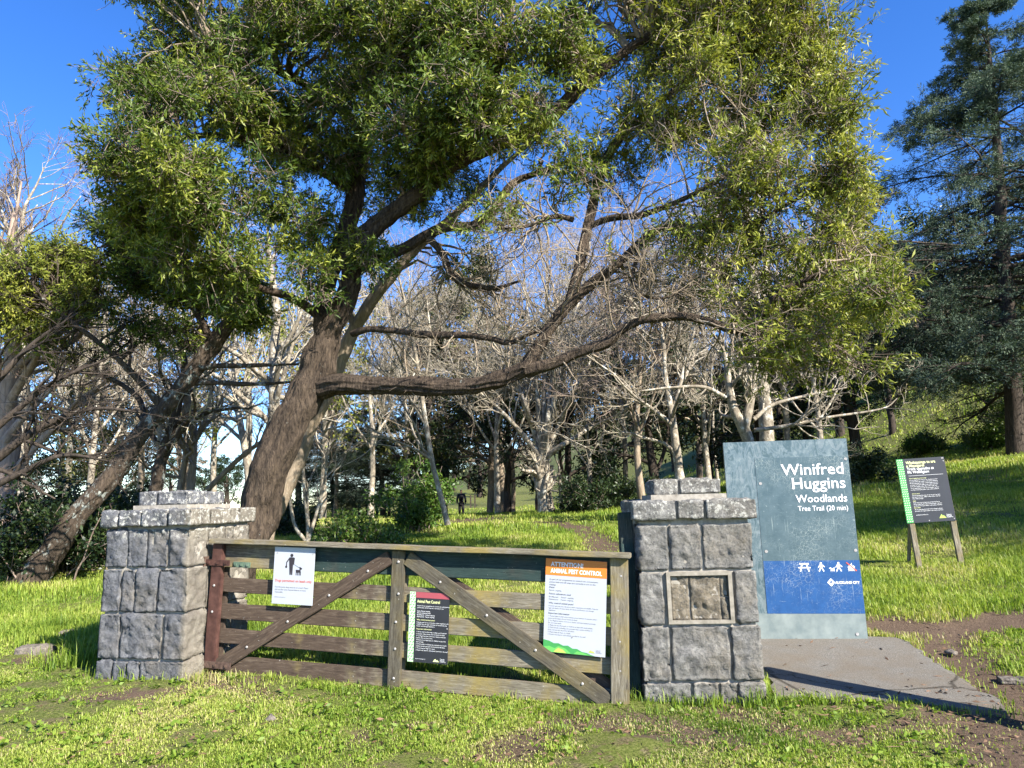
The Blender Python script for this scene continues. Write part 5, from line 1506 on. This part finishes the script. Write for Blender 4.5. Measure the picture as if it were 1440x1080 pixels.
c2 = copy_tree(cd); c2['label'] = 'dark layered conifer over the far meadow, right of the huge leaning trunk'; c2.location = onground(540, 34); c2.scale = (.5, .5, .36); c2.rotation_euler = (0, 0, 2)
c3 = copy_tree(cd); c3['label'] = 'second dark layered conifer, left of the other one over the far meadow'; c3.location = onground(470, 38); c3.scale = (.5, .5, .38); c3.rotation_euler = (0, 0, 4)
# trees just out of frame on the right that shade the slope
for (x_, y_, s_, lab) in ((15.5, 8.2, .62, 'cedar standing just outside the right edge'), (22, 9.5, .8, 'taller cedar standing further outside the right edge')):
    c4 = copy_tree(cd); c4.location = (x_, y_, float(T(x_, y_))); c4.scale = (s_, s_, s_); c4.rotation_euler = (0, 0, x_); c4['label'] = lab
for o_ in (cd, c2, c3): pass

# far row of trees closing the horizon behind the meadow
fg = np.random.default_rng(91)
for i in range(34):
    Yb = fg.uniform(60, 120); px = fg.uniform(-120, 640) if i < 24 else fg.uniform(640, 1000)
    if 430 < px < 560 and i % 3: px -= 170
    p = onground(px, Yb)
    o = copy_tree(dp if i % 3 else made[1]); o.location = p
    o['label'] = 'distant tree in the far row beyond the meadow'; o['group'] = 'distant trees beyond the meadow'
    s_ = fg.uniform(.6, 1.1); o.scale = (s_ * 1.3, s_ * 1.3, s_); o.rotation_euler = (0, 0, fg.uniform(0, 6.28))
# ------------------------------------------------------------------ grass
def gate_line(x):
    return GL.y + (x - GL.x) * (GR.y - GL.y) / (GR.x - GL.x)

def blades(geo, x, y, h, w, g, tint, lean=0.55):
    n = len(x)
    z = T(x, y) + 0.0
    a = g.uniform(0, 2 * np.pi, n)
    s = np.stack([np.cos(a), np.sin(a), np.zeros(n)], 1)
    f = np.stack([-np.sin(a), np.cos(a), np.zeros(n)], 1)
    P = np.stack([x, y, z - 0.01], 1)
    ln = lean * g.uniform(0.1, 1.0, n)
    up = np.array([0, 0, 1.0])
    m = P + up * (h * 0.6)[:, None] + f * (h * 0.22 * ln)[:, None]
    t = P + up * (h * (1 - 0.35 * ln))[:, None] + f * (h * 0.95 * ln)[:, None]
    V = np.stack([P - s * (w / 2)[:, None], P + s * (w / 2)[:, None], m + s * (w * 0.38)[:, None], m - s * (w * 0.38)[:, None], t], 1).reshape(-1, 3)
    b = np.arange(n) * 5
    geo.add(V, [np.stack([b, b + 1, b + 2, b + 3], 1), np.stack([b + 3, b + 2, b + 4], 1)], np.repeat(tint, 5))

def scatter(n, x0, x1, y0, y1, g):
    y = np.sqrt(g.uniform(y0 ** 1.0, y1 ** 1.0, n)) ** 2 if False else g.uniform(y0, y1, n)
    x = g.uniform(x0, x1, n)
    keep = np.abs(x) < 0.80 * y + 1.2
    return x[keep], y[keep]

foot = []
for c_, ya, wp in ((cR, yawR, W_P), (cL, yawL, W_L)):
    hh = wp / 2 + 0.02
    foot.append([Vector((c_.x, c_.y, 0)) + Matrix.Rotation(ya, 3, 'Z') @ Vector((a, b, 0)) for a, b in ((-hh, -hh), (hh, -hh), (hh, hh), (-hh, hh))])

def clear(x, y):
    k = in_poly(x, y, PAD)
    for f in foot: k |= in_poly(x, y, f)
    return ~k

gg = np.random.default_rng(31)
def tintfield(x, y, base=0.42):
    P = np.stack([x, y, 0 * x], 1)
    return np.clip(base + 0.30 * fbm(P, 0.9, 5, 61) + 0.14 * fbm(P, 0.16, 3, 65) + 0.17 * gg.normal(size=len(x)), 0, 1)

# mown turf in front of the gate
gf = Geo()
x, y = scatter(1000000, -8, 9, 3.6, 8.2, gg)
k_ = (y < gate_line(x) - 0.02 + 0.25 * (x > 1.2)) & clear(x, y)
x, y = x[k_], y[k_]
d = dirt(x, y)
P = np.stack([x, y, 0 * x], 1)
clump = fbm(P, 3.2, 3, 21)
k_ = (gg.uniform(0, 1, len(x)) > d * 1.05) & (gg.uniform(-0.9, 1.2, len(x)) < 0.55 + 0.8 * clump)
x, y, clump, d = x[k_], y[k_], clump[k_], d[k_]
h = (0.024 + 0.012 * np.clip(clump, -1, 1.5)) * gg.uniform(0.6, 1.5, len(x)) * (1 - 0.4 * d)
tn = tintfield(x, y, 0.46)
dry = gg.uniform(0, 1, len(x)) < 0.05 + 0.35 * sstep(0.1, 0.8, fbm(np.stack([x, y, 0 * x], 1), 1.1, 3, 77)) + 0.3 * d
tn = np.where(dry, gg.uniform(0.8, 1, len(x)), tn)
blades(gf, x, y, h, gg.uniform(0.0045, 0.009, len(x)), gg, tn, 1.15)
# longer tufts in front, along the gate and the pillar feet
tx, ty = scatter(500, -7, 8, 4.2, 7.6, gg)
tufts = [(q[0], q[1], 0.05) for q in zip(tx, ty)]

for i in range(70):
    s_ = gg.uniform(-0.1, 1.1); xx = GL.x + (GR.x - GL.x) * s_
    tufts.append((xx, gate_line(xx) - gg.uniform(0.02, 0.35), gg.uniform(0.04, 0.10)))
for f in foot:
    for i in range(4):
        for j in range(9):
            q = f[i].lerp(f[(i + 1) % 4], j / 9)
            c_ = (f[0] + f[2]) / 2
            q = c_ + (q - c_) * gg.uniform(1.03, 1.15)
            tufts.append((q.x, q.y, gg.uniform(0.07, 0.17)))
for i in range(110):
    j = int(gg.integers(0, len(PAD))); q = PAD[j].lerp(PAD[(j + 1) % len(PAD)], gg.uniform()); c_ = sum(PAD, Vector()) / len(PAD)
    q = c_ + (q - c_) * gg.uniform(1.0, 1.06); tufts.append((q.x, q.y, gg.uniform(0.03, 0.08)))
for i in range(60):
    q = G(gg.uniform(20, 140), gg.uniform(860, 945)); tufts.append((q.x, q.y, gg.uniform(0.10, 0.24)))
X_, Y_, H_ = [], [], []
for (a, b, hh) in tufts:
    n = int(gg.uniform(18, 46))
    X_.append(a + gg.normal(size=n) * 0.05); Y_.append(b + gg.normal(size=n) * 0.05); H_.append(hh * gg.uniform(0.5, 1.3, n))
x = np.concatenate(X_); y = np.concatenate(Y_); h = np.concatenate(H_)
k_ = clear(x, y) & (gg.uniform(0, 1, len(x)) > dirt(x, y) * 0.9)
x, y, h = x[k_], y[k_], h[k_]
tt = tintfield(x, y, 0.40)
dd_ = np.hypot(x - cornerL.x - .25, y - cornerL.y - .2)
tt = np.where((dd_ < .35) & (gg.uniform(0, 1, len(x)) < .6), gg.uniform(.85, 1, len(x)), tt)
blades(gf, x, y, h, gg.uniform(0.005, 0.010, len(x)), gg, tt, 0.9)
# broad-leaved weeds pressed into the turf
wx, wy = scatter(900, -7, 7, 4.0, 7.8, gg)
k_ = clear(wx, wy) & (dirt(wx, wy) < 0.4); wx, wy = wx[k_], wy[k_]
i = np.repeat(np.arange(len(wx)), 8)
P = np.stack([wx[i], wy[i], T(wx[i], wy[i]) + 0.02], 1) + gg.normal(size=(len(i), 3)) * [.03, .03, .008]
D = gg.normal(size=(len(i), 3)) * [1, 1, 0.25] + [0, 0, .3]
leaves(gf, P, D, 0.045, 0.028, gg, np.clip(gg.uniform(0, .35, len(i)), 0, 1))
o = link('grass', gf.mesh('grass'), M['grass'])
tag(o, 'short trampled yellow-green turf in front of the gate', 'grass', kind='stuff')

# longer meadow behind the gate
gm = Geo()
for (n, y0, y1, hm, wm) in ((300000, 6.0, 11, 0.115, 0.0085), (230000, 11, 18, 0.12, 0.013), (160000, 18, 32, 0.14, 0.022), (70000, 32, 60, 0.18, 0.05)):
    x, y = scatter(n, -0.85 * y1 - 1, 0.85 * y1 + 1, y0, y1, gg)
    k_ = (y > gate_line(x) + 0.06) | (x > 1.6) & (y > 6.4)
    k_ &= clear(x, y)
    x, y = x[k_], y[k_]
    d = dirt(x, y)
    P = np.stack([x, y, 0 * x], 1)
    clump = fbm(P, 1.1, 4, 23)
    k_ = (gg.uniform(0, 1, len(x)) > d * 1.05)
    x, y, clump, d = x[k_], y[k_], clump[k_], d[k_]
    h = hm * np.clip(0.8 + 0.5 * clump, 0.3, 1.7) * gg.uniform(0.55, 1.35, len(x)) * (1 - 0.6 * d)
    h *= np.where((y < 9) & (x > 1.5), 0.75, 1.0) * np.where((y < gate_line(x) + 0.5) & (x < 1.2), 0.6, 1.0)
    blades(gm, x, y, h, wm * gg.uniform(0.7, 1.3, len(x)), gg, tintfield(x, y, 0.45), 0.8)
o = link('grass', gm.mesh('grass'), M['grass'])
tag(o, 'long lush green meadow grass rising behind the gate and signs', 'grass', kind='stuff')
o['kind'] = 'stuff'

# ------------------------------------------------------------------ small things
M['rock'] = mat_stone('field_stone', (0.10, 0.085, 0.07), (0.2, 0.17, 0.14), (0.33, 0.29, 0.24), 0.1, 0.1, 0.9)
for i, (px, py, sx, sy, sz, lab) in enumerate([(50, 918, .17, .10, .07, 'flat brown stone half buried in grass left of the left pillar'), (92, 893, .08, .06, .05, 'smaller brown stone beside the flat one left of the left pillar'),
        (380, 1012, .03, .02, .012, 'small pale stone lying in the turf in front of the gate'),
(1337, 918, .05, .03, .015, 'pale flat stone on the dirt path right of the asphalt pad'), (1425, 958, .11, .07, .025, 'flat pale stone in the grass at the right edge')]):
    q = G(px, py)
    v_, f_ = rock_arrays(-sx, sx, -sy, sy, -sz, sz, amp=.02, step=.02, seed=300 + i)
    g_ = Geo(); g_.add(v_, f_)
    me = g_.mesh('stone'); weld(me)
    o = link('stone', me, M['rock'])
    for p in me.polygons: p.use_smooth = True
    o.location = q; o.rotation_euler = (0, 0, i * .7)
    tag(o, lab, 'stone')
# fallen leaves and bark chips on pad and dirt
M['litter'] = mat_noise('dry_leaf', (0.07, 0.04, 0.025), (0.2, 0.12, 0.07), 9, bump=0)
gl_ = Geo()
lx_ = []
for i in range(150):
    q = G(gg.uniform(1090, 1440), gg.uniform(880, 1070)); lx_.append((q.x, q.y))
for i in range(420):
    q = G(gg.uniform(0, 1440), gg.uniform(955, 1078)); lx_.append((q.x, q.y))
lx_ = np.array(lx_)
z_ = T(lx_[:, 0], lx_[:, 1]) + np.where(in_poly(lx_[:, 0], lx_[:, 1], PAD), 0.018, 0.012)
D = gg.normal(size=(len(lx_), 3)) * [1, 1, .15]
leaves(gl_, np.stack([lx_[:, 0], lx_[:, 1], z_], 1), D, .055, .02, gg, np.zeros(len(lx_)), 0, .1)
leaves(gl_, np.stack([lx_[::2, 0] + .3, lx_[::2, 1] - .1, T(lx_[::2, 0] + .3, lx_[::2, 1] - .1) + .02], 1), D[::2], .13, .006, gg, np.zeros(len(lx_[::2])), 0, .1)
tag(link('leaf_litter', gl_.mesh('leaf_litter'), M['litter']), 'dry fallen leaves and bark scraps scattered on turf and asphalt', 'leaf litter', kind='stuff')

# post outside the frame on the right whose shadow crosses the pad
q = Vector((4.0, 5.22, 0))
po = link('bollard', board_mesh('bollard', 1.85, .19, .19, 71, .01, .004), M['wood_old'])
po.matrix_world = Matrix.Translation(Vector((q.x, q.y, float(T(q.x, q.y)) + .83))) @ Matrix.Rotation(R(-90), 4, 'Y')
tag(po, 'square timber post just outside the right edge that shades the asphalt pad', 'post')

# far fence posts at the meadow edge
for i, (px, Yb) in enumerate([(547, 36), (530, 38), (516, 40), (505, 42), (662, 60), (668, 62)]):
    p = onground(px, Yb)
    o = link('fence_post', board_mesh('fence_post', 1.3, .12, .12, 90 + i), M['bark_dark'])
    o.matrix_world = Matrix.Translation(p + Vector((0, 0, .55))) @ Matrix.Rotation(R(-90), 4, 'Y')
    tag(o, 'dark fence post at the edge of the far meadow', 'fence post', 'far fence posts')

# ------------------------------------------------------------------ walking person
pp_ = onground(649, 44, 0.0)
M['skin'] = flat_mat('skin', (0.35, 0.2, 0.14)); M['navy'] = flat_mat('dark_navy_cloth', (0.02, 0.022, 0.04), .9); M['black_cloth'] = flat_mat('black_cloth', (0.015, 0.015, 0.018), .9); M['hair'] = flat_mat('dark_hair', (0.02, 0.014, 0.01), .6)
pr_ = tag(empty('person', pp_, (0, 0, R(10))), 'person in dark clothes with a backpack walking away along the shaded path', 'person')
def skin(name, verts, edges, m, sub=2):
    me = bpy.data.meshes.new(name)
    me.from_pydata([v[:3] for v in verts], edges, [])
    o = link(name, me, m, pr_)
    o.modifiers.new('Skin', 'SKIN')
    for sv, v in zip(me.skin_vertices[0].data, verts):
        sv.radius = (v[3], v[4] if len(v) > 4 else v[3])
    me.skin_vertices[0].data[0].use_root = True
    s_ = o.modifiers.new('Sub', 'SUBSURF'); s_.levels = sub; s_.render_levels = sub
    return o
V = [(0, 0, .95, .13, .10), (0, 0, 1.12, .12, .09), (0, 0, 1.30, .15, .10), (0, .01, 1.43, .09, .08), (0, .02, 1.50, .052), (0, .04, 1.60, .075, .09), (0, .04, 1.70, .07, .08),
     (-.19, 0, 1.40, .055), (-.25, .03, 1.14, .042), (-.24, .14, .92, .034), (-.24, .16, .85, .03), (.19, 0, 1.40, .055), (.25, -.06, 1.15, .042), (.25, -.08, .92, .034), (.25, -.08, .85, .03),
     (-.09, 0, .86, .09), (-.10, .10, .50, .062), (-.10, .02, .10, .042), (-.10, .14, .04, .04), (.09, 0, .86, .09), (.10, -.02, .50, .062), (.10, -.22, .14, .042), (.10, -.13, .05, .04)]
E = [(0, 1), (1, 2), (2, 3), (3, 4), (4, 5), (5, 6), (2, 7), (7, 8), (8, 9), (9, 10), (2, 11), (11, 12), (12, 13), (13, 14), (0, 15), (15, 16), (16, 17), (17, 18), (0, 19), (19, 20), (20, 21), (21, 22)]
skin('body', V, E, M['skin'])
gr_ = lambda v, k: (*v[:3], *(r + k for r in v[3:]))
skin('jacket', [gr_(V[i], .03) for i in (0, 1, 2, 3, 7, 8, 9, 11, 12, 13)], [(0, 1), (1, 2), (2, 3), (2, 4), (4, 5), (5, 6), (2, 7), (7, 8), (8, 9)], M['navy'])
skin('trousers', [gr_(V[i], .022) for i in (0, 15, 16, 17, 19, 20, 21)], [(0, 1), (1, 2), (2, 3), (0, 4), (4, 5), (5, 6)], M['black_cloth'])
skin('shoes', [gr_(V[i], .012) for i in (17, 18)], [(0, 1)], M['black_cloth']); skin('shoes', [gr_(V[i], .012) for i in (21, 22)], [(0, 1)], M['black_cloth'])
skin('hair', [(0, .015, 1.66, .082, .085), (0, .01, 1.72, .07, .075)], [(0, 1)], M['hair'])
bp = skin('backpack', [(0, -.17, 1.08, .15, .09), (0, -.18, 1.25, .16, .10), (0, -.16, 1.40, .13, .07)], [(0, 1), (1, 2)], M['black_cloth'])
